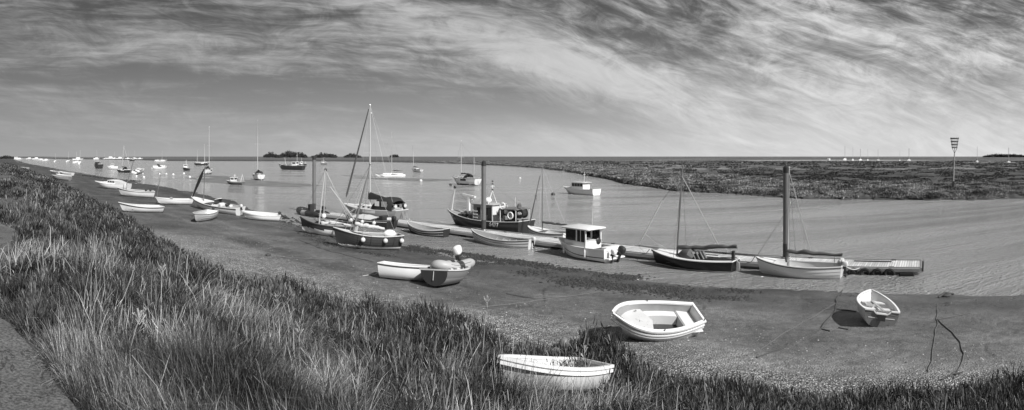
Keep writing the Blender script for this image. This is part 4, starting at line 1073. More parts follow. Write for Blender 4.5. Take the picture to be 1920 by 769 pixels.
# ================================================================== boats along the pontoon
def gaffer():
    b, s = quay(1222, -2.05), quay(1380, -2.15)
    root, h, L = open_boat(b, s, 'black hulled gaff dayboat with varnished mast and dark tent cover beside the pontoon', 'gaff_dayboat', 'sailing boat', B=1.9, D=.78, hull=('black', 'antifoul'), zb=.12, gun='white', rub=('black', None), inner='inner', thwarts=(.2,), foredeck=.62, tr=.62, dz=-.20, sb=.38, nstr=0, sidebench=True, rake=.05)
    strip(h, .02, .035, .008, -(h.D-.25)).build('boot_stripe', M['white'], root) if False else None
    rows = []
    m = MB(); 
    for sd_ in (1, -1):
        rows = []
        for i in range(25):
            t = i/24; z = .215; q = .0
            lo, hi = 0, 1
            for _ in range(18):
                q = (lo+hi)/2
                if h.pt(t, q).z < z: lo = q
                else: hi = q
            p = h.pt(t, q); p2 = h.pt(t, min(1, q+.05)); rows.append([Vector((p.x, (p.y+.006)*sd_, z)), Vector((p2.x, (p2.y+.008)*sd_, z+.05))])
        m.grid(rows, flip=sd_ == 1)
    m.build('waterline_stripe', M['white'], root)
    for sd_ in (1, -1):
        m = MB(); rows = [[Vector((L*(t-.5), sd_*(h.half(t)-.02), h.sheer(t)+.02)), Vector((L*(t-.5), sd_*(h.half(t)-.30), h.sheer(t)+.035))] for t in [0.02+.62*i/12 for i in range(13)]]
        m.grid(rows, flip=sd_ == -1); m.build('side_deck', M['white'], root, True)
    mx = local(root, quay(1268, -2.1)).x; zt = top_at(root, mx, 0, 311)
    lean = -.0
    mast(root, mx, .3, zt, .06, 'varnish', -.42)
    bx = L*.5+.95; MB().tube([(L*.5-.5, 0, h.sheer(1)+.08), (bx, 0, h.sheer(1)+.12)], [.05, .035], 8).build('bowsprit', M['varnish'], root, True)
    line(root, (bx, 0, h.sheer(1)+.1), (L*.5-.1, 0, .28), .010, 'steel', 'bobstay')
    zz = h.sheer(1)+.1
    top = Vector((mx-.40, 0, zt-.45)); f = Vector((bx, 0, zz)); k = f.lerp(top, .10)
    j = f.lerp(top, .22); j2 = f.lerp(Vector((mx-.1, 0, zt*.95)), .62)
    m = MB().tube([f, f.lerp(j2, .3), j2], [.02, .038, .025], 7); m.build('furled_jib', M['offwhite'], root, True)
    line(root, j2, top, .013, 'rope', 'forestay')
    for sd_ in (1, -1): line(root, (mx-.25, sd_*h.half(.6)*.98, h.D), top, .013, 'rope', 'shroud')
    line(root, f.lerp(j2, .27), (mx+.2, .3, h.D+.1), .008, 'ropepale', 'jib_sheet'); line(root, f.lerp(j2, .27), (mx+.45, -.35, h.D+.1), .008, 'ropepale', 'jib_sheet')
    be = local(root, quay(1379, -2.1)).x-.15; bz = h.D+.62
    MB().tube([(mx-.1, 0, bz-.1), (be, 0, bz+.14)], .04, 8).build('boom', M['varnish'], root, True)
    furled(root, (mx-.10, 0, bz-.08), (be+.05, 0, bz+.24), .14, 'canvasgrey', seed=4, droop=.04)
    a = Vector((be+1.15, 0, bz+.2)); MB().tube([(mx-.35, 0, zt-.55), a], .026, 5).build('topping_lift', M['palewood'], root)
    line(root, (be+.5, 0, bz+.2), (-L*.45, 0, h.D+.1), .012, 'ropepale', 'mainsheet')
    # tent: folded spray cover forward of the cockpit
    t = MB(); rows = []
    for (x, w_, zz_) in ((mx-.12, .10, .16), (mx-.55, .55, .50), (mx-1.0, .68, .52), (mx-1.35, .70, .18)):
        rows.append([Vector((x, w_*math.cos(q), h.D+.02+zz_*math.sin(q)**.8)) for q in [math.pi*i/8 for i in range(9)]])
    t.grid(rows, flip=True); t.build('spray_cover', M['canvasgrey'], root, True)
    for k_ in (0, .22, .44): MB().box((mx-1.3-k_, .12-k_*.4, h.D+.18), (.05, .55, .44), ry=.5).build('folded_panel', M['midgrey'], root)
    MB().prism([(-L*.5-.03, h.D+.1), (-L*.5-.03, -.2), (-L*.5-.28, -.25), (-L*.5-.22, h.D-.1)], -.02, .02).build('rudder', M['offwhite'], root)
    MB().box((-L*.5+.45, 0, h.D+.18), (1.0, .04, .04), ry=.06).build('tiller', M['varnish'], root)
    MB().box((-L*.5+.1, .15, h.D+.38), (.16, .2, .46), bev=.02).build('crutch_board', M['dark'], root)
    return root
gaffer()
def white_dayboat():
    b, s = quay(1418, -2.15), quay(1581, -2.15)
    root, h, L = open_boat(b, s, 'white clinker dayboat with brown rail and furled sail on its boom near the pontoon end', 'clinker_dayboat', 'sailing boat', B=1.75, D=.80, hull=('white', 'white'), zb=.05, gun='white', rub=('dark', -.035), inner='offwhite', thwarts=(.32, .55), tr=.6, dz=-.2, sb=.36, nstr=7, foredeck=.78, sidebench=True, rake=.05)
    mx = local(root, quay(1476.5, -2.15)).x; zt = top_at(root, mx, 0, 314)
    mast(root, mx, .2, zt, .05, 'alu', -.10)
    top = Vector((mx-.1, 0, zt-.3))
    line(root, (L*.5, 0, h.sheer(1)), (mx, 0, zt*.62), .012, 'rope', 'forestay')
    for sd_ in (1, -1): line(root, (mx-.3, sd_*h.half(.6), h.D), top, .012, 'rope', 'shroud')
    bz = h.D+.62; be = mx-3.0
    MB().tube([(mx-.02, 0, bz), (be, 0, bz-.08)], .038, 8).build('boom', M['varnish'], root, True)
    furled(root, (mx+.05, 0, bz+.14), (be-.05, 0, bz+.0), .12, 'canvasgrey', seed=9, droop=.06)
    furled(root, (mx+.06, .03, .9), (mx+.03, 0, bz+.35), .07, 'canvasgrey', name='sail_luff', seed=3, n=8)
    a = Vector((mx-1.3, 0, bz+.1)); MB().tube([(mx-.08, 0, zt-.2), a], .022, 5).build('topping_lift', M['palewood'], root)
    line(root, (mx-.08, 0, zt-.9), a+Vector((.1, 0, 0)), .009, 'ropepale', 'halyard')
    # small outboard and pale folded cloth at the stern
    outboard(root, -L*.5, .15, h.D*.98, .62, 'offwhite')
    m = MB(); [m.ball((-L*.5+.12+.1*math.cos(k), -.1+.12*math.sin(k*2), h.D+.16+.07*(k % 3)), .12, 7, 5) for k in range(6)]; m.build('rope_coil', M['canvaspale'], root, True)
    MB().tube([(-L*.5+.5, 0, h.D), (-L*.5+.45, 0, bz-.1)], .02, 6).build('boom_crutch', M['steel'], root)
    MB().box((.2, -.2, h.D*.72), (1.4, .08, .04)).build('oar', M['palewood'], root)
white_dayboat()

def cabin_boat():
    b, s = quay(1048, -2.1), quay(1150, -2.9)
    root, h, L = cruiser(b, s, 'white cabin fishing boat with tall square wheelhouse and big twin outboards beside the pontoon', B=1.95, D=1.05, dz=-.28, cabin=(.36, .70), ch=.02, hull=('white', 'white', 'white'), zb=.3, aerials=False, rails=False, name='cabin_boat', cat='motor boat', sb=.22)
    for o in list(root.children):
        if o.name.split('.')[0] in ('wheelhouse',):
            for c in list(o.children): bpy.data.objects.remove(c)
            bpy.data.objects.remove(o)
    zc = h.D*.96
    x0, x1 = -L*.16, L*.24; wd = .74; ch = 1.20
    # tall house: lower sides, corner posts, panes, overhanging curved roof
    ho = MB().box(((x0+x1)/2, 0, zc+.12), (x1-x0, wd*2, .52), bev=.04)
    for (x, y) in ((x0+.05, wd-.04), (x0+.05, -wd+.04), (x1-.10, wd-.08), (x1-.10, -wd+.08), ((x0+x1)/2-.1, wd-.04), ((x0+x1)/2-.1, -wd+.04)):
        ho.box((x-(.0 if x < 0 else .05), y, zc+.75), (.09, .07, .95))
    c = ho.build('wheelhouse', M['white'], root)
    MB().box(((x0+x1)/2-.05, 0, zc+ch-.02), (x1-x0+.55, wd*2+.22, .13), bev=.05).build('roof', M['white'], c, True)
    xm = (x0+x1)/2-.1
    for sd_ in (1, -1):
        MB().box(((x1+xm)/2-.04, sd_*(wd-.04), zc+.78), (x1-xm-.18, .02, .72)).build('window', M['glass'], c)
        MB().box(((x0+xm)/2+.01, sd_*(wd-.04), zc+.60), (xm-x0-.14, .02, 1.1)).build('door_pane', M['glass'], c)
        MB().box(((x0+xm)/2+.03, sd_*(wd-.028), zc+.60), (.04, .02, 1.14)).build('door_frame', M['white'], c)
    for j in (-1, 1): MB().box((x1-.12, j*.32, zc+.78), (.02, .56, .72), ry=-.12).build('windscreen', M['glass'], c)
    MB().box((x1-.11, 0, zc+.78), (.05, .06, .74), ry=-.12).build('windscreen_pillar', M['white'], c)
    MB().ball((x0-.02, -.45, zc+.35), .22, 10, 8, sx=.35).build('round_fender', M['dark'], root, True)
    line(root, (x0+.4, -.3, zc+ch), (x0+.35, -.3, zc+ch+1.25), .010, 'offwhite', 'aerial')
    # styling stripe and waterline stripe
    for (za, zb_, nm) in ((.30, .34, 'waterline_stripe'), (None, None, 'side_stripe')):
        m = MB()
        for sd_ in (1, -1):
            rows = []
            for i in range(25):
                t = .02+.96*i/24
                if za is None: q = .72+.15*max(0, t-.35); q2 = q+.035
                else:
                    lo, hi = 0, 1
                    for _ in range(16):
                        q = (lo+hi)/2
                        if h.pt(t, q).z < za: lo = q
                        else: hi = q
                    q2 = min(1, q+.05)
                p = h.pt(t, q); p2 = h.pt(t, q2); rows.append([Vector((p.x, (p.y+.008)*sd_, p.z)), Vector((p2.x, (p2.y+.008)*sd_, p2.z))])
            m.grid(rows, flip=sd_ == 1)
        m.build(nm, M['dark'], root)
    for t in (.30, .72):
        y = h.pt(t, 1).y+.07; fender(root, L*(t-.5), y, h.D*.95, .06, .5); fender(root, L*(t-.5), -y, h.D*.95, .06, .5)
    sg = 1 if local(root, (0, 0, 0)).y > 0 else -1
    MB().box((-L*.5-.16, 0, .55), (.34, 1.5, .10), bev=.03).build('swim_platform', M['white'], root)
    o1 = outboard(root, -L*.5-.30, -sg*.10, h.D*.86, 1.0, 'dark', tilt=-.42)
    o2 = outboard(root, -L*.5-.22, sg*.45, h.D*.80, .72, 'white', tilt=-.25)
    MB().box((-L*.5+.20, 0, h.D+.05), (.5, 1.3, .25), bev=.05).build('stern_locker', M['white'], root)
    m = MB().tube([(L*.22, .3, h.D+.2), (L*.36, .2, h.D+.55), (L*.49, 0, h.D*1.2+.4), (L*.36, -.2, h.D+.55), (L*.22, -.3, h.D+.2)], .016, 5).build('pulpit', M['steel'], root)
cabin_boat()

def clinker_boat(bow, stern, label, hull='offwhite', dark=False, **k):
    root, h, L = open_boat(bow, stern, label, 'clinker_boat', 'rowing boat', B=1.75, D=.72, hull=(hull, hull), zb=.05, gun='offwhite' if dark else 'offwhite', rub=('dark' if not dark else 'offwhite', -.06), inner='innergrey', thwarts=(.12, .34, .52, .74), tr=.42, dz=-.22, sb=.55, ss=.25, nstr=6, rake=.04, kb=.5, seat='offwhite', **k)
    for q in ((.66, .70), (.84, .87)):
        m = MB()
        for sd_ in (1, -1):
            rows = [[Vector((h.pt(t, q[0]).x, (h.pt(t, q[0]).y+.018)*sd_, h.pt(t, q[0]).z)), Vector((h.pt(t, q[1]).x, (h.pt(t, q[1]).y+.018)*sd_, h.pt(t, q[1]).z))] for t in [i/24*.985 for i in range(25)]]
            m.grid(rows, flip=sd_ == 1)
        m.build('plank_line', M['dark' if not dark else 'offwhite'], root)
    return root, h, L
r_, h_, L_ = clinker_boat(quay(884, -2.2), quay(998, -2.25), 'pale double striped clinker boat with open thwarts just below the fishing boat')
outboard(r_, -L_*.5, 0, h_.D*1.1, .6, 'offwhite')
for k in range(7): MB().tube([(L_*(.1+.1*k-.45), -h_.half(.1+.1*k+.05)*.9, .6), (L_*(.1+.1*k-.45), 0, .12), (L_*(.1+.1*k-.45), h_.half(.1+.1*k+.05)*.9, .6)], .014, 4).build('rib', M['inner'], r_)
clinker_boat(quay(764, -2.3), quay(838, -2.3), 'small dark clinker boat with two pale plank lines lying between the pile and the inflatable moored at the quay' if False else 'small dark clinker boat with two pale plank lines tied below the middle of the pontoon', 'dark', True)
MB_ = MB

def far_side_dinghy():
    b, s = quay(990, 2.3), quay(1064, 2.3)
    root, h, L = open_boat(b, s, 'white sailing dinghy with thin varnished mast on the far side of the pontoon', 'sailing_dinghy', 'sailing boat', B=1.7, D=.70, hull=('white', 'white'), inner='offwhite', thwarts=(.4,), foredeck=.6, tr=.65, dz=-.12, sb=.4, rub=('dark', None), rake=.05, sidebench=True)
    mx = local(root, quay(1017, 2.3)).x; zt = top_at(root, mx, 0, 309)
    mast(root, mx, .2, zt, .045, 'varnish')
    line(root, (L*.5, 0, h.sheer(1)), (mx, 0, zt-.3), .008, 'rope', 'forestay')
    MB().tube([(L*.5-.05, 0, h.sheer(1)+.1), (L*.42, 0, 1.6), (mx+.25, 0, zt*.85)], [.02, .05, .02], 6).build('furled_jib', M['canvasgrey'], root, True)
    for sd_ in (1, -1): line(root, (mx-.3, sd_*h.half(.55), h.D), (mx, 0, zt-.3), .007, 'ropepale', 'shroud')
    MB().tube([(mx, 0, 1.35), (mx-2.4, 0, 1.3)], .035, 6).build('boom', M['varnish'], root, True)
    furled(root, (mx, 0, 1.45), (mx-2.4, 0, 1.38), .10, 'canvasgrey', seed=6)
    line(root, (mx-2.3, 0, 1.3), (mx, 0, zt-.1), .007, 'ropepale', 'topping_lift')
far_side_dinghy()

def big_yacht():
    c = quay(697, 3.4); u = quay_dir(697); L = 8.6
    root, h, L = yacht(c+u*L/2, c-u*L/2, 'tallest masted yacht, dark cockpit tent and sail cover, beyond the landward end of the pontoon', D=1.25, B=2.9, hull=('grey', 'antifoul'), zb=.3, stripe='offwhite', mtop=10, mx=.53, rr=1.0, hood=False, boom=False, dz=-.35, furl='canvasgrey')
    mx = L*.03; zt = top_at(root, mx, 0, 197)
    for o in list(root.children):
        if o.name.split('.')[0] in ('mast', 'stay', 'furled_jib', 'spreader'): bpy.data.objects.remove(o)
    mast(root, mx, 1.0, zt, .095, 'alu'); zz = zt*.58
    MB().tube([(mx, -1.0, zz), (mx, 0, zz+.05), (mx, 1.0, zz)], .025, 5).build('spreader', M['alu'], root)
    MB().ball((mx, -.2, zt*.93), .08, 6, 5).build('masthead_light', M['white'], root)
    a = Vector((L*.5-.1, 0, h.sheer(1)+.1)); bt = Vector((mx+.08, 0, zt-.1))
    line(root, a, bt, .012, 'steel', 'forestay')
    MB().tube([a.lerp(bt, .06), a.lerp(bt, .10), a.lerp(bt, .5), a.lerp(bt, .97)], [.04, .11, .09, .05], 8).build('furled_jib', M['canvasgrey'], root, True)
    for sd_ in (1, -1):
        line(root, (mx-.2, sd_*1.35, 1.3), (mx, sd_*1.0, zz), .010, 'steel'); line(root, (mx, sd_*1.0, zz), (mx, 0, zt-.1), .010, 'steel')
        line(root, (-L*.47, sd_*.9, 1.4), (mx, 0, zt), .010, 'steel')
    # boom with dark cover, cockpit tent
    bz = 2.35; MB().tube([(mx, 0, bz), (mx-3.5, 0, bz-.05)], .06, 8).build('boom', M['alu'], root, True)
    m = MB(); rows = []
    for i in range(13):
        k = i/12; x = mx+.15-3.7*k; hh = .62*(1-k)**1.6+.22; w_ = .16
        rows.append([Vector((x, w_*math.cos(q), bz-.12+hh*max(0, math.sin(q)))) for q in [math.pi*j/8 for j in range(9)]])
    m.grid(rows, flip=True); m.add(rows[0], [list(range(9))]); m.build('sail_cover', M['canvas'], root, True)
    rows = []
    for (x, w_, z_) in ((-L*.10, .95, .55), (-L*.18, 1.12, 1.15), (-L*.30, 1.2, 1.32), (-L*.40, 1.18, 1.30), (-L*.45, 1.1, .95)):
        rows.append([Vector((x, w_*math.cos(q), 1.32+z_*max(0, math.sin(q))**.42)) for q in [math.pi*j/12 for j in range(13)]])
    m = MB().grid(rows, flip=True); m.add(rows[0], [list(range(13))]); cc = m.build('cockpit_tent', M['canvas'], root, True)
    for sd_ in (1, -1):
        MB().box((-L*.215, sd_*1.165, 1.32+.62), (.62, .02, .5), bev=.01).build('tent_window', M['offwhite'], cc); MB().box((-L*.335, sd_*1.215, 1.32+.62), (.75, .02, .55), bev=.01).build('tent_window', M['grey'], cc)
    for k in range(4): fender(root, -L*.3+k*1.6, -1.50, 1.15, .12, .6); 
    MB().tube([(-L*.5, -.5, 1.3), (-L*.56, -.5, .1)], .02, 5).tube([(-L*.5, -.1, 1.3), (-L*.56, -.1, .1)], .02, 5).build('boarding_ladder', M['steel'], root)
    for k in range(3): MB().ball((-L*.47, -.8+.75*k, 1.75), .22, 9, 7, sx=.4).build('lifebuoy', M['offwhite' if k != 1 else 'midgrey'], root, True)
big_yacht()

def fishing_boat():
    b, s = quay(840, 3.1), quay(988, 3.1)
    root, h, L = open_boat(b, s, 'dark inshore fishing boat with white wheelhouse, crane and pot hauler moored behind the middle pile', 'fishing_boat', 'fishing boat', B=2.9, D=1.35, hull=('dark', 'antifoul'), zb=.25, gun='offwhite', inner='innergrey', thwarts=(), boards=False, tr=.78, dz=-.35, sb=.42, ss=.12, rake=.10, kb=.45, rub=('black', -.10))
    MB().box((-.2, 0, .55), (L*.86, 1.9, .05)).build('working_deck', M['innergrey'], root)
    deckplate(h, .74, 1, dz=-.05, crown=.06).build('foredeck', M['grey'], root, True)
    x0 = -L*.17; x1 = L*.08; wd = .82; zc = .55; ch = 2.1
    ho = MB().prism([(x0, zc), (x1, zc), (x1+.06, zc+ch*.55), (x1-.12, zc+ch), (x0, zc+ch)], -wd, wd).build('wheelhouse', M['midgrey'], root)
    for x in (x0+.03, (x0+x1)/2+.12, x1-.1): MB().box((x, 0, zc+ch*.5), (.09, wd*2+.05, ch-.02)).build('corner_post', M['offwhite'], ho)
    MB().box(((x0+x1)/2, 0, zc+ch+.05), (x1-x0+.35, wd*2+.25, .10), bev=.04).build('roof', M['rubbergrey'], ho, True)
    for sd_ in (1, -1):
        for j in range(2): MB().box((x0+.55+.85*j+.1, sd_*(wd+.01), zc+ch*.74), (.55, .02, .62), bev=.01).build('window', M['glass'], ho)
        MB().box((x0+.28, sd_*(wd+.012), zc+ch*.45), (.5, .02, 1.9)).build('door', M['dark'], ho)
        MB().box((x1-.9, sd_*(wd+.01), zc+.7), (1.1, .02, .7)).build('lower_panel', M['midgrey'], ho)
    for j in (-1, 0, 1): MB().box((x1+.0, j*.52, zc+ch*.76), (.02, .42, .58), ry=-.18).build('windscreen', M['glass'], ho)
    # A-frame mast with lights
    t = zc+ch+.1; xm = x0+.7
    zt = top_at(root, xm, 0, 340)
    MB().tube([(xm, -.55, t), (xm, 0, t+1.1), (xm, .55, t)], .035, 6).tube([(xm, 0, t+1.05), (xm, 0, zt)], .025, 6).tube([(xm, -.25, t+1.5), (xm, .25, t+1.5)], .02, 5).tube([(xm+.6, 0, t), (xm, 0, t+1.1)], .03, 6).build('gantry', M['white'], root)
    for zz_ in (t+1.2, t+1.7, zt): MB().ball((xm, 0, zz_), .08, 7, 5).build('light', M['dark'], root)
    MB().ball((xm+.2, .35, t+.28), .32, 10, 6, sz=.8).build('liferaft_canister', M['white'], root, True)
    # crane davit forward
    xc = L*.22; MB().box((xc, -.1, 2.05), (.2, .2, 2.4)).box((xc+.0, -.1, 3.28), (1.55, .2, .16), ry=-.12).prism([(xc-.5, 3.2), (xc+.05, 3.2), (xc+.05, 2.7)], -.16, -.04).build('davit', M['white'], root)
    MB().tube([(L*.45, 0, 1.6), (L*.40, 0, 4.0)], .05, 7).build('bow_post', M['offwhite'], root); MB().ball((L*.40, 0, 4.0), .15, 8, 6).build('block', M['dark'], root, True)
    for e in ((L*.46, .5), (L*.18, .9), (L*.18, -.9)): line(root, (L*.40, 0, 3.95), (e[0], e[1], 1.6), .010, 'rope')
    # pot hauler, reels, boxes aft
    m = MB()
    for (x, z_, rr_) in ((-L*.24, 2.05, .38), (-L*.31, 1.75, .44), (-L*.44, 2.1, .36)): m.tube([(x, -.28, z_), (x, .28, z_)], rr_, 14); m.tube([(x, -.34, z_), (x, -.28, z_)], rr_*1.2, 14); m.tube([(x, .34, z_), (x, .28, z_)], rr_*1.2, 14)
    m.build('net_drum', M['dark'], root)
    MB().box((-L*.36, 0, 2.45), (1.9, 1.9, .08), bev=.02).build('stern_canopy', M['midgrey'], root)
    for (x, y) in ((-L*.45, .9), (-L*.45, -.9), (-L*.27, .9), (-L*.27, -.9)): MB().tube([(x, y, .6), (x, y, 2.45)], .035, 5).build('canopy_post', M['offwhite'], root)
    rnd = random.Random(3)
    for k in range(12):
        x = rnd.choice([rnd.uniform(-.46, -.2), rnd.uniform(.12, .36)])*L; y = rnd.uniform(-.8, .8); d = rnd.uniform(.25, .5)
        MB().box((x, y, 1.25+rnd.uniform(0, .5)), (d*1.3, d, d*.8), rz=rnd.uniform(0, 3), bev=.02).build('fish_box', M[rnd.choice(['offwhite', 'midgrey', 'grey', 'dark'])], root)
    for k in range(5): MB().ball((L*(.30-.16*k), -h.half(.8-.16*k)-.14, 1.1), .19, 9, 7).build('fender', M['dark' if k % 2 else 'midgrey'], root, True)
    MB().tube([(x1, -1.2, 1.4), (x1+.1, -1.2, 2.0), (L*.26, -1.0, 2.1)], .02, 5).build('handrail', M['steel'], root)
    # registration number on the side that faces the quay
    cu = bpy.data.curves.new('registration', 'FONT'); cu.body = '6477'; cu.size = .50; cu.extrude = .012; cu.offset = .012; cu.align_x = 'CENTER'
    tmp = bpy.data.objects.new('tmp_text', cu); COL.objects.link(tmp); bpy.context.view_layer.update()
    me = bpy.data.meshes.new_from_object(tmp.evaluated_get(bpy.context.evaluated_depsgraph_get())); bpy.data.objects.remove(tmp)
    me.materials.clear(); me.materials.append(M['white'])
    no = bpy.data.objects.new('registration_number', me); COL.objects.link(no); no.parent = root
    xl = local(root, quay(931, 2.0)).x; tt = xl/L+.5
    sgn = 1 if local(root, (0, 0, 0)).y > 0 else -1
    pa = h.pt(tt, .62); pb = h.pt(tt, .93); q0 = [(q_, abs(h.pt(tt, q_).z-1.0)) for q_ in [i/40 for i in range(20, 41)]]; q0 = min(q0, key=lambda k: k[1])[0]; p = h.pt(tt, q0)
    til = math.atan2(pb.y-pa.y, pb.z-pa.z); no.location = (xl, sgn*(p.y+.06), p.z); no.rotation_euler = (R(90)+til, 0, 0 if sgn < 0 else math.pi)
    for x, z_ in ((-L*.33, 2.75), (-L*.42, 2.0)):
        MB().tube([(x+.26*math.cos(k*math.pi/8), sgn*1.28, z_+.26*math.sin(k*math.pi/8)) for k in range(16)], .055, 6, closed=True).build('lifebuoy', M['white'], root, True)
    for k in range(9):
        m = MB().sball((L*rnd.uniform(-.46, -.2), rnd.uniform(-.7, .9)*sgn, 1.5+rnd.uniform(0, 1.25)), (rnd.uniform(.25, .6),)*2+(rnd.uniform(.2, .5),), .8).rough(.5, 5, k); m.build('net_heap', M[rnd.choice(['dark', 'grey', 'offwhite', 'canvasgrey'])], root, True)
    for k in range(6):
        m = MB().sball((L*rnd.uniform(.12, .40), rnd.uniform(-.6, .6), 1.4+rnd.uniform(0, .35)), (rnd.uniform(.3, .6),)*2+(rnd.uniform(.2, .45),), .8).rough(.5, 5, k+20); m.build('net_heap', M[rnd.choice(['dark', 'offwhite', 'canvasgrey'])], root, True)
    for (a_, b_) in (((-L*.44, .8, 2.4), (-L*.50, 1.2, 3.2)), ((-L*.3, -.8, 2.5), (-L*.3, -.8, 3.3))): line(root, a_, b_, .02, 'offwhite', 'aerial')
    line(root, (xm, 0, t+1.7), (-L*.46, 0, 2.5), .012, 'rope'); line(root, (xm, 0, t+1.7), (L*.40, 0, 3.9), .012, 'rope')
    for k in range(3): MB().box((x1-.35, sgn*(wd+.03), zc+.95+k*.28), (.5, .05, .10)).build('rail_slat', M['offwhite'], ho)

fishing_boat()

def inflatable(bow, stern, label, tube='rubbergrey', floor='innergrey', rr=.20, B=1.55, dz=0.0, heel=0.0, pitch=0.0, band=None, name='inflatable_boat', console=False):
    root, L = pose(bow, stern, name, label, 'inflatable boat', dz, heel, pitch)
    pts = []; n = 28
    for i in range(n+1):
        k = i/n; a = (k-.5)*2
        if abs(a) > .42:
            f = (abs(a)-.42)/.58; x = L*.14-f*(L*.64); y = (B/2-rr)
            z = rr
        else:
            an = a/.42*math.pi/2; x = L*.14+math.cos(an)*(L*.36-rr); y = (B/2-rr)*abs(math.sin(an)); z = rr+.22*math.cos(an)**2
        pts.append((x, y*(1 if a > 0 else -1), z))
    rs = [rr*.35]+[rr*.8]+[rr]*(n-3)+[rr*.8]+[rr*.35]
    MB().tube(pts, rs, 12).build('buoyancy_tube', M[tube], root, True)
    m = MB(); rows = [[Vector((L*(t-.5), -(B/2-rr)*w_, .10)), Vector((L*(t-.5), 0, .05)), Vector((L*(t-.5), (B/2-rr)*w_, .10))] for (t, w_) in ((.06, 1), (.4, 1), (.64, 1), (.8, .75), (.93, .2))]
    m.grid(rows); m.build('floor', M[floor], root)
    MB().box((-L*.42, 0, .24), (.04, B-2*rr, .42)).build('transom', M['midgrey'], root)
    MB().box((-.05*L, 0, .36), (.24, B-2*rr+.1, .04)).build('thwart', M['palewood'], root)
    if band:
        for sd_ in (1, -1): MB().tube([(L*.13, sd_*(B/2-rr), rr), (-L*.03, sd_*(B/2-rr), rr)], rr*1.02, 12).build('grab_patch', M[band], root, True)
    for sd_ in (1, -1):
        q = [(x, y+sd_*rr*.92, z+rr*.35) for (x, y, z) in pts[3:-3] if y*sd_ > .25]
        if len(q) > 2: MB().tube(q, .014, 4).build('lifeline', M['rope'], root)
    return root, L
r_, L_ = inflatable(quay(560, -.2, .05), quay(608, -.6, .05), 'dark inflatable tender tied at the landward end of the pontoon', 'dark', rr=.30, B=2.0, band='grey', dz=-.05)
MB().box((0, 0, .8), (.5, .55, .9), bev=.05).build('console', M['dark'], r_); outboard(r_, -L_*.44, 0, .75, .9, 'dark')

def covered_boat():
    b, s = quay(645, -2.3), quay(736, -2.3)
    root, h, L = open_boat(b, s, 'dark hulled boat under a pale cover with round white fenders, tied inside the pontoon', 'covered_boat', 'motor boat', B=2.0, D=.95, hull=('dark', 'antifoul'), zb=.15, gun='midgrey', inner='innergrey', thwarts=(.3,), tr=.75, dz=-.25, sb=.35, foredeck=.7, rub=('offwhite', -.12))
    m = MB(); rows = []
    for i in range(11):
        t = .30+.42*i/10; b_ = h.half(t)*.9; hh = .10+.22*math.sin(math.pi*i/10)+.03*math.sin(i*2.1); rows.append([Vector((L*(t-.5), b_*k, h.sheer(t)+.03+hh*(1-abs(k)**1.7))) for k in (-1, -.75, -.4, 0, .4, .75, 1)])
    m.grid(rows); m.build('cover', M['canvaspale'], root, True)
    sg = 1 if local(root, (0, 0, 0)).y > 0 else -1
    for t in (.2, .42, .68): fender(root, L*(t-.5), sg*(h.half(t)+.13), h.D*.9, .12, round_=True)
    MB().box((-L*.34, 0, h.D+.22), (.5, .9, .4), bev=.05).build('engine_box', M['dark'], root)
    rnd = random.Random(5)
    for k in range(6): MB().box((L*rnd.uniform(-.4, .3), rnd.uniform(-.5, .5), h.D+.12), (.4, .3, .22), rz=rnd.uniform(0, 3), bev=.03).build('gear_box', M[rnd.choice(['midgrey', 'offwhite', 'dark'])], root)
    outboard(root, -L*.5, 0, h.D, .9, 'dark')
covered_boat()

def aframe_boat():
    b, s = atg(561, 436), atg(668, 447)
    root, h, L = open_boat(b, s, 'white hulled open boat with dark rail and A-frame spars aground behind the varnished clinker boat', 'open_workboat', 'sailing boat', B=2.1, D=.95, hull=('white', 'white'), zb=.1, stripe=('darkwood', .60, 3.0), gun='midgrey', rub=('dark', -.08), inner='innergrey', thwarts=(.25, .5), tr=.6, sb=.42, foredeck=.7, dz=-.02, rake=.05, nstr=0)
    xa = local(root, wat(598, 28)).x; p = Matrix.LocRotScale(root.location, root.rotation_euler, None)
    xa = L*.12; zt = top_at(root, xa, 0, 318)
    for sd_ in (1, -1): MB().tube([(xa, sd_*.62, .8), (xa-.12, sd_*.10, zt)], [.045, .04], 7).build('spar', M['alu'], root, True)
    MB().ball((xa-.12, 0, zt), .12, 8, 6).build('block', M['dark'], root, True)
    line(root, (xa-.1, 0, zt), (-L*.40, .3, 1.2), .012, 'ropepale'); line(root, (xa-.1, 0, zt), (-L*.40, -.3, 1.2), .012, 'ropepale'); line(root, (xa-.1, 0, zt), (L*.48, 0, 1.3), .012, 'rope')
    MB().tube([(xa-1.0, 0, 1.2), (-L*.7, 0, 3.1)], .03, 6).build('oar', M['palewood'], root, True)
    MB().tube([(xa-.8, .3, 1.2), (xa-2.4, -.2, .95)], .09, 7).build('furled_sail', M['canvaspale'], root, True)
    rnd = random.Random(8)
    for k in range(9): MB().sball((L*rnd.uniform(-.35, .2), rnd.uniform(-.6, .6), .95+rnd.uniform(0, .2)), (rnd.uniform(.3, .7), rnd.uniform(.2, .4), rnd.uniform(.12, .3)), .7).rough(.6, 4, k).build('net_bundle', M[rnd.choice(['canvaspale', 'dark', 'grey'])], root, True)
    MB().ball((L*.08, 0, 1.55), .2, 8, 6).build('lamp_float', M['white'], root, True)
aframe_boat()

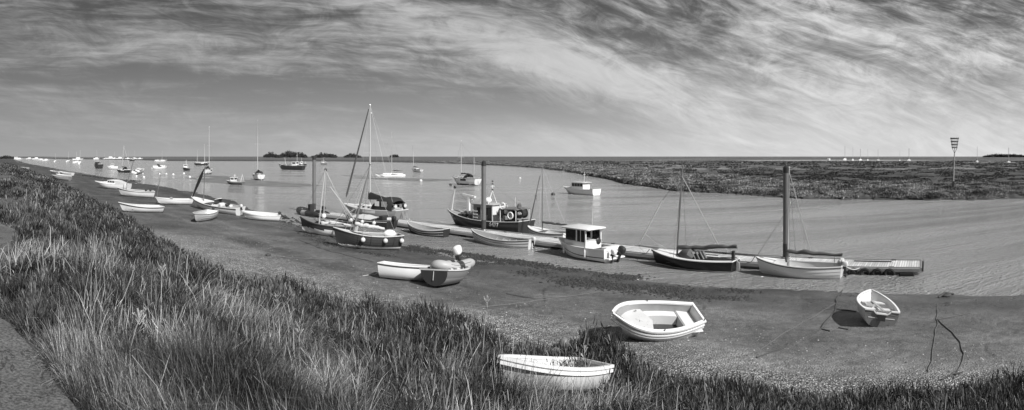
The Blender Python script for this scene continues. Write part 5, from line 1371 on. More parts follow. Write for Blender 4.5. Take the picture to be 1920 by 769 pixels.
def dark_gaffer():
    b, s = atg(622, 462), atg(750, 467)
    root, h, L = open_boat(b, s, 'dark varnished clinker boat with leaning mast and three round white fenders, aground on the mud', 'clinker_gaffer', 'sailing boat', B=2.05, D=.95, hull=('darkwood', 'offwhite'), zb=.26, gun='offwhite', rub=('dark', -.06), inner='innergrey', thwarts=(.3, .55), tr=.6, sb=.40, ss=.1, nstr=8, dz=-.04, foredeck=.74, heel=0, rake=.06)
    mx = local(root, atg(655, 463)).x; zt = top_at(root, mx, 0, 305)
    mast(root, mx, .4, zt, .07, 'varnish', lean=-.95)
    t = Vector((mx-.9, 0, zt-.2))
    line(root, (L*.5, 0, h.sheer(1)), t, .012, 'rope', 'forestay')
    for sd_ in (1, -1):
        line(root, (mx-.5, sd_*h.half(.6), h.D), t, .010, 'rope', 'shroud'); line(root, (L*.3, sd_*h.half(.8), h.D+.1), t, .010, 'ropepale', 'shroud')
    line(root, t, (-L*.42, 0, h.D+.1), .010, 'ropepale')
    MB().tube([(mx-.2, .1, 1.6), (mx-2.3, 0, 1.3)], .045, 7).build('boom', M['varnish'], root, True)
    furled(root, (mx-.2, .1, 1.7), (mx-2.3, 0, 1.4), .15, 'canvaspale', seed=2)
    MB().tube([(mx-.2, -.2, 1.9), (mx+1.6, -.5, 4.0)], .035, 6).build('gaff_spar', M['alu'], root, True)
    sg = 1 if local(root, (0, 0, 0)).y > 0 else -1
    for tt in (.04, .30, .62): fender(root, L*(tt-.5), sg*(h.half(tt)+.16), h.D*.86, .11, round_=True)
    MB().ball((-L*.32, sg*.15, h.D+.12), .42, 10, 7, sx=1.1, sy=.7, sz=.7).build('white_buoy', M['white'], root, True)
    for tt in (.15, .30, .5, .68):
        m = MB(); m.tube([Vector((h.pt(tt, q).x, (h.pt(tt, q).y+.02)*sg, h.pt(tt, q).z)) for q in (1, .9, .75, .6)], .03, 5).build('fender_strap', M['dark'], root)
dark_gaffer()

# ================================================================== boats on the near beach
M['scuffed'] = paint('scuffed_gelcoat', .58, .5, .22, 2.2, dirt=.55)
M['shade_floor'] = paint('shaded_floor_paint', .035, .15, .4, 3)  # dark floor colour holds the shade inside the leaning tender
def beach_tender():
    """white open tender, bow left, leaning"""
    b, s = atg(1140, 637), atg(1299, 625)
    root, L = pose(b, s, 'beached_tender', 'large white open tender with a broad moulded bow seat leaning on the mud', 'dinghy', .02, heel=R(-22), pitch=R(0))
    D = .72
    h = Hull(L*1.02, 1.46, D, tr=.62, sb=.30, rake=.13, kb=.55, bmax=.50, fine=2.8, full=.9)
    mb = MB(); h.shell(mb, [(0, 9)], 26, 11); mb.build('hull', [M['scuffed']], root, True)
    mi = MB(); h.shell(mi, nt=26, nq=9, inset=.06, lift=.06, flip=True); mi.build('inner_hull', M['innergrey'], root, True)
    add_transom(h, root, [M['white']], .06)
    add_gunwale(h, root, M['white'], w=.10, hgt=.05, inw=.16)
    strip(h, .04, .04, .012, -.13).build('rubbing_strake', M['white'], root)
    strip(h, .03, .03, .004, -.22).build('lower_strake', M['offwhite'], root)
    # moulded bow locker whose face crosses the boat
    m = MB(); rows = []
    for i in range(11):
        t = .60+.355*i/10; bb = max(.02, h.half(t)-.10); rows.append([Vector((h.L*(t-.5)-(.18*(1-abs(k)) if i == 0 else 0), bb*k, h.sheer(t)-.15-.03*abs(k))) for k in (-1, -.5, 0, .5, 1)])
    m.grid(rows); face = rows[0]; m.grid([face, [Vector((p.x-.06, p.y*.8, .12)) for p in face]], flip=False); m.build('bow_locker', M['scuffed'], root, True)
    m = MB()
    m.box((h.L*(.10-.5), 0, D*.66), (h.L*.17, 1.14, .05), bev=.015); m.box((h.L*(.185-.5), 0, D*.40), (.04, 1.08, D*.5)); m.build('stern_locker', M['offwhite'], root)
    for sd_ in (1, -1):
        m = MB(); rows = [[Vector((h.L*(t-.5), sd_*(h.half(t)-.09), D*.64)), Vector((h.L*(t-.5), sd_*(h.half(t)-.34), D*.64)), Vector((h.L*(t-.5), sd_*(h.half(t)-.38), .16))] for t in [.20+.36*i/8 for i in range(9)]]
        m.grid(rows, flip=sd_ == -1); m.build('side_bench', M['offwhite'], root)
    MB().box((-.12*h.L, 0, .16), (h.L*.62, .84, .02)).build('floor', M['shade_floor'], root)
    rnd = random.Random(4)
    for k in range(9):
        t = rnd.uniform(.62, .94); MB().ball((h.L*(t-.5), rnd.uniform(-.8, .8)*h.half(t), h.sheer(t)-.13), rnd.uniform(.012, .025), 5, 4).build('debris', M['dark'], root)
    for (t, sd_) in ((.5, 1), (.5, -1), (.0, 1)): MB().tube([(h.L*(t-.5)+.05, sd_*(h.half(t)), h.sheer(t)), (h.L*(t-.5)+.05, sd_*h.half(t), h.sheer(t)+.10)], .018, 6).build('rowlock', M['dark'], root)
    return root
beach_tender()
def stern_on_dinghy():
    c = atg(1650, 604); 
    a = math.atan2(at(1638, 545, .9).y-c.y, at(1638, 545, .9).x-c.x)
    b = atg(1616, 567); s = atg(1650, 614)
    d = (b-s); d.z = 0; d.normalize(); Lw = 2.75
    s2 = Vector((s.x, s.y, gz(s.x, s.y))); b2 = s2+d*Lw; b2.z = gz(b2.x, b2.y)
    root, L = pose(b2, s2, 'small_dinghy', 'small white dinghy with worn transom painted grey as in shade, facing the bank and a plank across its seats', 'dinghy', .03, heel=R(9), pitch=R(-3))
    h = Hull(L, 1.42, .56, tr=.86, sb=.35, rake=.08, kb=.45, full=.85, bmax=.4, fine=2.5)
    mb = MB(); h.shell(mb, [(0, 9)], 22, 11); mb.build('hull', [M['scuffed']], root, True)
    mi = MB(); h.shell(mi, nt=22, nq=9, inset=.05, lift=.06, flip=True); mi.build('inner_hull', M['offwhite'], root, True)
    add_transom(h, root, [M['stained_shade']], .05, notch=.10)
    mb = strip(h, .06, .04, 0, .012, inw=.09)
    b_ = h.half(0); z = h.sheer(0)
    for sd_ in (1, -1): mb.box((h.pt(0, 1).x+.02, sd_*b_*.77, z+.012), (.09, b_*.5, .045)); mb.box((h.pt(0, 1).x+.02, sd_*b_*.42, z-.045), (.09, .2*b_, .045), rx=sd_*.75)
    mb.box((h.pt(0, 1).x+.02, 0, z-.095), (.09, .68*b_, .045)); mb.build('gunwale', M['white'], root)
    thwart(h, root, .42, M['offwhite'], .72, .30); thwart(h, root, .72, M['offwhite'], .8, .3)
    MB().box((-h.L*.40, 0, .34), (.5, .95, .04), bev=.01).build('stern_seat', M['offwhite'], root)
    MB().box((-.15, -.05, .50), (1.5, .10, .025), rz=.14).build('plank', M['palewood'], root)
    MB().box((.15, .2, .46), (.7, .26, .02), rz=-.2).build('loose_board', M['grey'], root)
    MB().box((h.pt(0, 1).x-.03, 0, .36), (.03, .26, .2)).build('motor_pad', M['dark'], root)
    MB().tube([(h.L*.45, 0, h.sheer(.97)-.05), (h.L*.47, 0, .2)], .02, 5).build('stem_band', M['grey'], root)
M['stained_shade'] = paint('stained_transom_shade', .22, .55, .35, 1.6, dirt=.6)  # stains, plus the shade of the stern face put into the grey
stern_on_dinghy()
def hidden_dinghy():
    b, s = DB, DS
    root, h, L = open_boat(b, s, 'white dinghy partly hidden behind the grass at the foot of the bank', 'white_dinghy', 'dinghy', B=1.15, D=.44, hull=('scuffed', 'dark'), zb=.12, gun='white', inner='offwhite', thwarts=(.3, .6), rub=('white', -.13), sb=.10, tr=.75, heel=R(7), dz=-.02, rake=.07, foredeck=.8)
hidden_dinghy()
def dark_pram():
    """dark hulled open boat with its broad stern towards us, carrying an inflatable"""
    s = atg(800, 545); b = atg(884, 523)
    root, L = pose(b, s, 'dark_dinghy', 'dark open boat with chipped pale rail, an inflatable lying inside it, tipped towards the bank', 'dinghy', .03, heel=R(-4), pitch=R(3))
    L = 3.0
    h = Hull(L, 1.62, .66, tr=.85, sb=.30, rake=.10, kb=.5, full=1.5, bmax=.4)
    mb = MB(); h.shell(mb, [(1, .30), (0, 9)], 22, 10); mb.build('hull', [M['midgrey'], M['grey']], root, True)  # sides paler than the transom: the sunlit panel put into their grey
    mi = MB(); h.shell(mi, nt=22, nq=9, inset=.05, lift=.06, flip=True); mi.build('inner_hull', M['midgrey'], root, True)
    add_transom(h, root, [M['darkwood']], .05)  # shade of the stern face painted in as a darker colour
    add_gunwale(h, root, M['scuffed'], w=.11, hgt=.06, inw=.13)
    for k in range(7): MB().sball((h.L*(-.40+.09*k), -.62+.05*(k % 3), h.D+.05), (.22, .14, .10), .8).rough(.7, 9, k).build('rope_bundle', M['canvaspale' if k % 2 else 'rope'], root, True)
    thwart(h, root, .45, M['grey'], .6); thwart(h, root, .75, M['grey'], .7)
    MB().tube([(h.pt(0, 1).x-.01, 0, h.D-.02), (h.pt(0, 1).x+.02, .05, .25)], .02, 5).build('painter', M['ropepale'], root)
    r2 = root.location.copy(); u = Vector((math.cos(root.rotation_euler[2]), math.sin(root.rotation_euler[2]), 0)); z = r2.z+.44
    st = Vector((r2.x, r2.y, z))-u*1.05-Vector((-u.y, u.x, 0))*-.12; bw = st+u*2.75+Vector((0, 0, .10)); bw, st = st, bw
    rt, Li = inflatable(bw, st, 'grey inflatable tender with dark grab patches lying inside the dark open boat', 'rubbergrey', rr=.235, B=1.4, band='dark', heel=R(8), pitch=R(-4))
    outboard(rt, -Li*.16, .1, .62, .95, 'white', tilt=.25)
dark_pram()
def long_white():
    b, s = atg(712, 520), atg(826, 530)
    open_boat(s, b, 'plain white dinghy lying behind the dark open boat with the inflatable', 'white_dinghy', 'dinghy', B=1.35, D=.66, hull=('white', 'white'), gun='white', inner='offwhite', thwarts=(.3, .6), sb=.08, tr=.8, heel=R(-7), rake=.06, notch=0, rub=('dark', -.045))
long_white()

# ================================================================== boats on the beach to the left
GB = 'boats drawn up along the beach'
def bb(b, s, label, **k):
    B_, S_ = atb(*b), atb(*s); return open_boat(B_, S_, label, group=GB, **k)
bb((350, 417), (393, 416), 'small white clinker dinghy with outboard on its stern, nearest the bank in the row', name='clinker_dinghy', cat='dinghy', B=1.5, D=.68, hull=('white', 'white'), gun='offwhite', nstr=6, tr=.7, sb=.3, thwarts=(.3, .6), inner='offwhite', heel=R(-4)) if False else None
def left_beach():
    # small dinghy seen bow-on, its stern to the right and away
    r, h, L = bb((362, 419), (398, 409), 'small white clinker dinghy with a dark outboard, standing alone on the beach', name='clinker_dinghy', cat='dinghy', B=1.45, D=.70, hull=('white', 'white'), gun='offwhite', nstr=6, tr=.75, sb=.22, inner='offwhite', heel=R(-5), over=1.0)
    outboard(r, -L*.5, 0, h.D, .65, 'dark', tilt=.5)
    bb((220, 397), (302, 399), 'long white rowing boat with thin dark rail, nearest the dark shrubs', name='rowing_boat', B=1.5, D=.62, hull=('white', 'white'), gun='white', rub=('dark', -.10), sb=.45, tr=.6, inner='offwhite', thwarts=(.25, .5, .72), heel=R(-6))
    r, h, L = bb((290, 383), (358, 384), 'white rowing boat with upright thin mast at its bow', name='rowing_boat', B=1.5, D=.65, hull=('white', 'white'), gun='white', sb=.3, tr=.65, inner='offwhite', thwarts=(.3, .6), heel=R(-3))
    MB().tube([(L*.46, 0, .6), (L*.40, 0, top_at(r, L*.46, 0, 322))], .035, 6).build('mast', M['varnish'], r)
    MB().ball((0, -.55, .72), .13, 7, 5, sx=1.6).build('fender', M['grey'], r, True)
    r, h, L = bb((219, 367), (289, 371), 'pale striped clinker boat with a tall thin mast near its bow', name='clinker_boat', cat='rowing boat', B=1.8, D=.85, hull=('offwhite', 'offwhite'), gun='white', nstr=7, rub=('dark', -.1), sb=.35, tr=.6, inner='innergrey', heel=R(-4), over=1.0)
    zt = top_at(r, L*.28, 0, 300); MB().tube([(L*.30, 0, .6), (L*.12, 0, zt)], .06, 6).build('mast', M['varnish'], r)
    MB().ball((L*.30, 0, 1.3), .38, 8, 6, sx=.7, sz=1.4).build('sail_bundle', M['canvaspale'], r, True)
    for k in range(4): MB().ball((L*(-.45+.06*k), .2*(-1)**k, .95), .16, 7, 5).build('gear_bundle', M['dark' if k % 2 else 'grey'], r, True)
    # cabin cruiser
    r, h, L = cruiser(atb(178, 352), atb(242, 357), 'small white cabin cruiser with sloping windscreen at the water edge', B=2.0, D=.95, dz=0, heel=R(-3), cabin=(.34, .62), ch=.62, house='raked', aerials=False, rails=False, group=GB, zb=.1, open_stern=False, hull=('white', 'white', 'offwhite'))
    MB().prism([(-L*.48, .95), (-L*.16, .95), (-L*.17, 1.6), (-L*.22, 1.58)], -.7, .7).build('cockpit_cover', M['canvaspale'], r)
    # speedboat with tall furled spar
    r, h, L = bb((360, 388), (452, 405), 'white day boat with a dark furled lug sail leaning over its raised bow', name='day_boat', cat='sailing boat', B=1.9, D=.80, hull=('white', 'white'), gun='white', rub=('dark', -.12), sb=.55, tr=.7, inner='offwhite', thwarts=(.35,), foredeck=.62, rake=.08, heel=R(-5))
    a = Vector((L*.47, 0, h.sheer(1)+.05)); zt = top_at(r, L*.27, 0, 316); m = MB()
    pts = [a.lerp(Vector((L*.19, 0, zt)), k) for k in (0, .25, .5, .75, 1)]; MB().tube(pts, [.07, .13, .17, .17, .05], 8).build('furled_sail', M['canvas'], r, True)
    MB().tube([(L*.235, 0, .8), (L*.17, 0, zt+.3)], .05, 7).build('mast', M['varnish'], r, True)
    MB().tube([p+Vector((.14, .02, .0)) for p in pts], .045, 6).build('yard', M['palewood'], r)
    ws_ = MB(); rows = [[Vector((-.05*L+.16*math.cos(q)*1.0, .62*math.sin(q), .84)), Vector((-.08*L+.10*math.cos(q), .50*math.sin(q), 1.45))] for q in [-1.4+2.8*i/8 for i in range(9)]]; ws_.grid(rows); ws_.build('windscreen', M['glass'], r, True)
    MB().tube([r__[1] for r__ in rows], .03, 5).build('screen_frame', M['white'], r)
    for k, (x, s_) in enumerate(((-.16, .3), (-.24, .25), (-.33, .2), (-.02, .16))): MB().sball((x*L, .1*(-1)**k, .90), (s_*1.5, s_*2.2, s_*1.5), .5).rough(.2, 3, k).build('seat', M['dark' if k % 2 else 'offwhite'], r, True)
    outboard(r, -L*.5, 0, .82, .75, 'offwhite', tilt=.3)
    # long white boat right of it
    r, h, L = bb((452, 410), (524, 415), 'long white open boat with tilted dark outboard, farthest right in the row', name='rowing_boat', B=1.6, D=.62, hull=('white', 'white'), gun='white', rub=('offwhite', None), sb=.28, tr=.6, inner='offwhite', thwarts=(.3, .6), heel=R(-6))
    for t in (.62, .38): MB().box((L*(t-.5), -h.half(t)-.02, .50), (.42, .03, .16), bev=.02).build('fender_pad', M['dark'], r)
    outboard(r, -L*.5, 0, .62, .62, 'dark', tilt=.9)
    # farther up the beach
    for (pa, pb, py, lb, c, D, mst, g) in ((94, 112, 323, 'small pale dinghy at the far end of the beach row, its mast bare', 'offwhite', .7, 305, .9), (111, 137, 327, 'white rowing boat bow to bow with the pale dinghy far up the beach', 'white', .8, None, .7),
                             (105, 132, 331, 'white rowing boat above the grey one far up the beach', 'white', .55, None, .9), (97, 132, 337, 'weathered grey rowing boat lying closest to the shrubs far up the beach', 'grey', .8, None, 1.1),
                             (12, 27, 313, 'white boat hull half hidden by shrubs at the far left', 'white', .9, None, 1.0), (34, 53, 316, 'second white boat hull lying among shrubs at the far left', 'offwhite', .8, None, 1.1)):
        B_, S_ = at(pa, py, g), at(pb, py+1.5, g)
        B_.z = max(.0, gz(B_.x, B_.y)); S_.z = max(0., gz(S_.x, S_.y)); k_ = (H-g)/5.5
        r, h, L = open_boat(B_, S_, lb, group=GB, name='rowing_boat', B=1.6, D=D, hull=(c, c), gun=c, inner='innergrey' if c == 'grey' else 'offwhite', thwarts=(.4,), boards=False, lod=.5, sb=.25, heel=R(-4))
        if mst: MB().tube([(L*.1, 0, .5), (L*.1, 0, 2.6)], .04, 5).build('mast', M['varnish'], r)
left_beach()

# ================================================================== boats at anchor
GA = 'boats lying at their moorings in the creek'
r, h, L = cruiser(at(1056, 362), at(1119, 366), 'white motor cruiser with square wheelhouse and light mast lying to a dark buoy', B=2.4, D=1.25, dz=-.35, cabin=(.30, .66), ch=1.15, hull=('white', 'antifoul', 'white'), zb=.40, group=GA, mastz=4.1)
bo = at(1037, 366); root = empty('mooring_buoy', 'dark round mooring buoy ahead of the white cruiser', 'buoy', (bo.x, bo.y, 0)); MB().ball((0, 0, .12), .34, 12, 8).build('float', M['dark'], root, True); MB().tube([(0, 0, .4), (0, 0, .6), (.1, 0, .65), (.1, 0, .45)], .03, 5).build('ring', M['steel'], root)
bw = at(1056, 362)
l_ = MB().tube([(bo.x, bo.y, .55), ((bo.x+bw.x)/2, (bo.y+bw.y)/2, .75), (bw.x, bw.y, 1.4)], .03, 5).build('mooring_rope', M['rope']); tag(l_, 'rope from the dark buoy up to the bow of the white cruiser', 'rope')
BU = [(789, 340, .42, 'offwhite'), (845, 348, .36, 'dark'), (1005, 368, .16, 'dark'), (1005+140, 335, .5, 'dark'), (975, 335, .35, 'offwhite'), (268, 326, .3, 'offwhite'), (312, 327, .4, 'offwhite'), (325, 328, .4, 'white'), (300, 327, .4, 'white'), (345, 326, .4, 'white'), (356, 333, .4, 'white'), (270, 333, .35, 'white'), (256, 331, .35, 'white')]
for i, (px, py, rad, mt) in enumerate(BU):
    p = at(px, py); o = MB().ball((0, 0, rad*.3), rad, 10, 7).build('mooring_buoy', M[mt], None, True); o.location = p
    tag(o, ['pale round buoy left of the ketch', 'dark buoy just below the ketch', 'tiny dark float above the fishing boat stern', 'dark float under the far bank right of the white cruiser', 'pale float right of the middle pile'][i] if i < 5 else ['','','','','','white buoy left of the group above the dark lug sail','third white buoy in the row','fourth white buoy in the row','second white buoy in the row','farthest right white buoy in the upper row','lowest white buoy in the left shallows','white buoy below the heeled white motor boat','white buoy lower left of the heeled motor boat'][i], 'buoy', 'mooring buoys' if i < 5 else 'small white buoys in the left shallows')
Z0 = 0
# ketch
b, s = at(849, 345), at(897, 348)
yacht(b, s, 'white ketch with two pale masts and dark sail covers moored beyond the fishing boat', D=1.75, B=3.0, dz=-.35, zb=.6, mtop=0.1+top_at(empty('probe', '', '', (b+s)/2), 0, 0, 262), mizzen=6.5, mx=.66, rr=1.3, group=GA, hood=True, name='ketch')
bpy.data.objects.remove(bpy.data.objects['probe'])
def topz(px, py, pyw): return zat(at(px, pyw), py)
# stern-on yacht
def two(px, py, ang_from_view, L):
    """ends of a boat centred on the pixel; the angle turns the bow: 0 away from us, +90 to the right"""
    c = at(px, py); a = th(px)+R(ang_from_view); d = Vector((math.sin(a), math.cos(a), 0))*L/2
    return c+d, c-d
b, s = two(484, 337, -12, 8.5); yacht(b, s, 'white yacht seen from astern on wet sand with tall pale mast', D=1.6, B=3.1, dz=-.15, zb=.45, mtop=topz(484, 224, 337), rr=1.6, group=GA, hood=True)
b, s = two(391, 326, 20, 8.5); yacht(b, s, 'white yacht seen from astern with mast leaning left beyond the dark lug sail', D=1.7, B=3.0, dz=-.15, zb=.35, mtop=topz(391, 237, 326), rr=1.7, group=GA, hood=True)
b, s = at(705, 331), at(758, 330)
r, h, L = yacht(b, s, 'low white trimaran with a tall mast beyond the big yacht', D=.75, B=1.4, dz=-.1, zb=.1, mtop=topz(731, 248, 330), rr=1.6, group=GA, hood=False, name='trimaran', spread=False, mx=.45, keelfin=False, pulpit=False)
for sd_ in (1, -1):
    h2 = Hull(L*.85, .6, .6, tr=.3, bmax=.5); m = MB(); h2.shell(m, [(0, 9)], 14, 6); m.v = [(x, y+sd_*2.3, z) for x, y, z in m.v]; m.build('float_hull', M['white'], r, True)
    for x in (-.15, .2): MB().tube([(x*L, 0, .7), (x*L, sd_*2.3, .55)], .09, 6).build('cross_beam', M['white'], r)
b, s = at(772, 322), at(791, 323)
yacht(b, s, 'small white sloop with dark cover, right of the trimaran', D=1.2, B=2.3, dz=-.15, zb=.3, mtop=topz(776, 271, 323), rr=1.5, mx=.8, group=GA, hood=False, sail='canvas', lod=.6, lean=.9)
# workboats and fishing boats at distance
def smallfisher(b, s, label, D=1.5, B=2.6, hull=('dark', 'antifoul'), ch=1.6, xh=(.45, .68), mh=2.2, gun='offwhite', lod=.6, house='white', dz=-.3, aft=True):
    r, h, L = open_boat(b, s, label, 'fishing_boat', 'fishing boat', B=B, D=D, hull=hull, zb=.35, gun=gun, inner='innergrey', thwarts=(), boards='innergrey', tr=.75, sb=.4, dz=dz, lod=lod, group=GA)
    x0, x1 = L*(xh[0]-.5), L*(xh[1]-.5); w = B*.3
    o = MB().prism([(x0, .5), (x1, .5), (x1, D+ch*.5), (x1-.2, D+ch), (x0, D+ch)], -w, w).build('wheelhouse', M[house], r)
    MB().box(((x0+x1)/2-.1, 0, D+ch+.04), (x1-x0+.3, 2*w+.2, .09)).build('roof', M[house], o)
    for sd_ in (1, -1): MB().box(((x0+x1)/2, sd_*(w+.012), D+ch*.66), ((x1-x0)*.7, .02, ch*.36)).build('window', M['glass'], o)
    for x, n_ in ((x1-.06, 'windscreen'), (x0-.012, 'rear_window')): MB().box((x, 0, D+ch*.68), (.03, w*1.6, ch*.34), ry=0).build(n_, M['glass'], o)
    MB().tube([(x0+.2, 0, D+ch), (x0+.2, 0, D+ch+mh)], .06, 6).tube([(x0+.2, -.5, D+ch+mh*.6), (x0+.2, .5, D+ch+mh*.6)], .04, 5).build('mast', M['offwhite'], r)
    if aft:
        MB().box((-L*.35, 0, D+.25), (L*.16, B*.55, .6), bev=.05).build('gear_box', M['grey'], r); MB().tube([(-L*.44, -.8, D), (-L*.44, 0, D+1.6), (-L*.44, .8, D)], .06, 5).build('stern_gantry', M['offwhite'], r)
    return r, h, L
b, s = at(522, 318), at(570, 319); r, h, L = smallfisher(b, s, 'long black hulled workboat with low wheelhouse moored below the wooded skyline', D=2.3, B=3.4, xh=(.25, .42), ch=1.9, mh=5, gun='white', lod=1)
for k in range(7): MB().box((L*(-.05+.07*k), .3*(-1)**k, 2.45), (.9, .8, .8), bev=.05).build('deck_gear', M['offwhite' if k % 3 == 0 else 'midgrey'], r)
MB().tube([(L*.2, 0, 2), (L*.24, 0, 6.0)], .07, 5).build('derrick', M['offwhite'], r)
b, s = two(565, 311, -130, 8); smallfisher(b, s, 'small pale fishing boat right behind the black workboat', D=1.5, mh=2.5, dz=-.2)
b, s = two(606, 309, -150, 9); smallfisher(b, s, 'distant fishing boat bow on, just right of the left hand pile', D=1.6, hull=('midgrey', 'antifoul'))
b, s = two(349, 320, -165, 7); smallfisher(b, s, 'fishing boat with white wheelhouse seen bow on in the left shallows', D=1.3, B=2.9, ch=1.7)
b, s = two(440, 346, -60, 4.6); r, h, L = smallfisher(b, s, 'low motor boat with pale cuddy lying on wet sand left of the stern-on yacht', D=.7, B=2.0, hull=('midgrey', 'antifoul'), ch=.9, mh=.8, dz=0)
b, s = two(184, 316, -15, 10); smallfisher(b, s, 'dark fishing boat seen from astern in the far left shallows', D=2.4, B=4.0, house='dark', gun='dark', ch=1.2)
b, s = two(380, 310, 60, 13); yacht(b, s, 'dark hulled two masted yacht beyond the stern-on yachts', D=1.9, B=3.6, hull=('dark', 'antifoul'), stripe='offwhite', mtop=topz(376, 270, 310), mizzen=11, rr=2.6, mx=.62, group=GA, hood=False, lod=.6, furl=False)
b, s = two(301, 317, 70, 9); yacht(b, s, 'white sloop low in the shallows nearest the middle of the left bay', D=1.7, B=2.6, mtop=1.9, rr=.6, group=GA, hood=True, boom=False, spread=False, lod=.6, forestay=False)
b, s = two(302, 303, 80, 16); yacht(b, s, 'bright white yacht farther off with a thin forked mast', D=2.0, B=3, mtop=topz(300, 283, 303), rr=3, group=GA, hood=False, lod=.5)
b, s = at(200, 317), at(221, 317); cruiser(b, s, 'white cabin cruiser afloat in the left bay behind the dark sloop', B=2.6, D=1.5, dz=-.2, cabin=(.35, .65), ch=1.3, group=GA, rails=False, aerials=False)
b, s = at(217, 323), at(245, 324); yacht(b, s, 'dark hulled sloop with a pale deck and leaning mast in the left bay', D=1.25, B=2.6, hull=('dark', 'antifoul'), stripe='offwhite', mtop=topz(231, 273, 324), lean=-1.2, rr=2.0, group=GA, hood=True, lod=.7, dz=-.2)
b, s = at(268, 322), at(250, 328); cruiser(b, s, 'white motor boat heeled over on the sand of the left bay', B=2.2, D=1.1, dz=0.1, heel=R(20), cabin=(.3, .6), ch=.7, group=GA, rails=False, aerials=False, house='raked')
b, s = two(249, 302, 30, 14); smallfisher(b, s, 'dark workboat farther off behind the dark sloop', D=2.5, B=4, ch=1.5)

# far boats, only a few pixels each: one of each kind copied
def far_sloop_proto():
    r = empty('far_sloop', 'proto', 'sailing boat', (0, 0, 0), group='distant boats scattered over the far left bay'); L = 11
    h = Hull(L, 3.4, 1.8, tr=.6, sb=.25); m = MB(); h.shell(m, [(0, 9)], 12, 5); m.build('hull', M['white'], r, True)
    deckplate(h, 0, 1, n=6, m=2).build('deck', M['white'], r); add_transom(h, r, [M['white']])
    MB().prism([(-2, 1.8), (2.4, 1.8), (1.6, 2.6), (-2, 2.7)], -1, 1).build('cabin', M['white'], r)
    MB().tube([(.6, 0, 1.8), (.6, 0, 12.5)], .16, 6).build('mast', M['alu'], r); MB().tube([(.6, 0, 3.4), (-3.6, 0, 3.2)], .28, 6).build('boom', M['canvas'], r)
    return r
fs_ = far_sloop_proto(); kids = list(fs_.children)
DESC = ['first', 'second', 'third']
FS = [(128, 304, 30, 284, 'white sloop with twin mast pair mate in the far left bay, left one'), (143, 306, 60, 284, 'white sloop with the tallest mast of the far left pair'), (150, 308, 10, 281, 'white sloop close right of the tall masted far pair'), (104, 304, 20, 287, 'white sloop with a short mast left of the far pair'),
      (181, 299, 70, 281, 'white sloop on the skyline just above the stern-on dark boat'), (196, 299, 80, 288, 'small white sloop right of the stern-on dark boat skyline'), (214, 299, 80, 284, 'white sloop on the skyline above the white cabin cruiser'), (240, 299, 85, 283, 'white sloop on the pale strip of far water, left end'), (252, 299, 85, 282, 'white sloop on the pale strip of far water, right end'),
      (1584, 302, 60, 275, 'leftmost distant masted boat in the tidal strip of the right marsh'), (1599, 303, 60, 276, 'distant masted boat second from left in the right marsh strip'), (1613, 302.5, 50, 280, 'distant masted boat in the middle of the right marsh strip'), (1627, 303, 40, 280, 'bright distant boat with short mast in the right marsh strip'), (1646, 303, 80, 281, 'dark masted distant boat right of the bright one in the marsh strip'),
      (1687, 303.5, 60, 283, 'distant masted boat alone between strip and beacon, left one'), (1704, 303.5, 60, 279, 'distant mast with white hull nearest the beacon on its left'), (1832, 307, 60, 276, 'distant boat with tall mast right of the beacon'), (1891, 308, 60, 278, 'farthest right distant mast by the wooded rise')]
for i, (px, py, ang, top, lb) in enumerate(FS):
    if i == 0: o = fs_
    else:
        o = fs_.copy(); COL.objects.link(o)
        for k in kids:
            c = k.copy(); COL.objects.link(c); c.parent = o
            if px > 1000:
                if k.name.startswith('mast'): c.scale = (3.4, 3.4, 1); c.location.x = -1.4
                else: c.scale.z = .8
    p = at(px, py, 0); sc = (zat(p, top))/12.5; sc = sc
    o.location = (p.x, p.y, -.2); a = math.pi/2-(th(px)+R(ang)); o.rotation_euler = (0, 0, a); k = .8 if px < 1000 else (.22, .34, .18, .42)[i % 4]
    o.scale = (sc*k, sc*k, sc); o['label'] = lb
    if px > 1000: o['group'] = 'distant masted boats in the right hand marsh'; o.location.z = .5
fl_ = empty('far_launch', 'x', 'boat', (0, 0, 0), group='distant low boats in the far left bay')
h = Hull(9, 3.2, 1.6, tr=.8, sb=.3); m = MB(); h.shell(m, [(0, 9)], 12, 5); m.build('hull', M['white'], fl_, True); add_transom(h, fl_, [M['white']]); deckplate(h, 0, 1, n=6, m=2).build('deck', M['deck'], fl_)
MB().prism([(-1.5, 1.5), (2.0, 1.5), (1.2, 2.9), (-1.5, 2.9)], -1.1, 1.1).build('cabin', M['white'], fl_)
k2 = list(fl_.children)
LAB = ['low white launch farthest left beside the wooded point', 'low white launch second from the wooded point', 'low white launch in the middle of the far left bay', 'low white launch left of the far masted pair', 'low pale launch between the short mast and the far pair', 'low white launch above the far masted pair', 'low white launch at the left end of the pale strip', 'low white launch in the middle of the pale strip', 'low white launch at the right end of the pale strip', 'round white launch at the left end of the right marsh strip']
for i, (px, py, ang, sz) in enumerate(((36, 299.5, 80, 1.0), (55, 299, 60, 1.1), (68, 299.5, 75, 1.2), (77, 301, 70, .8), (86, 302, 75, .8), (146, 301, 80, 1.3), (207, 299, 80, 1.6), (225, 299, 85, 1.4), (262, 299.5, 85, 1.0), (1554, 302, 10, .9))):
    if i == 0: o = fl_
    else:
        o = fl_.copy(); COL.objects.link(o)
        for k in k2: c = k.copy(); COL.objects.link(c); c.parent = o
    p = at(px, py, 0); o.location = (p.x, p.y, .4 if px > 1000 else -.2); o.rotation_euler = (0, 0, math.pi/2-(th(px)+R(ang))); o.scale = (sz*1.5, sz*1.5, sz*1.3); o['label'] = LAB[i]
    if px > 1000: o['group'] = 'distant masted boats in the right hand marsh'

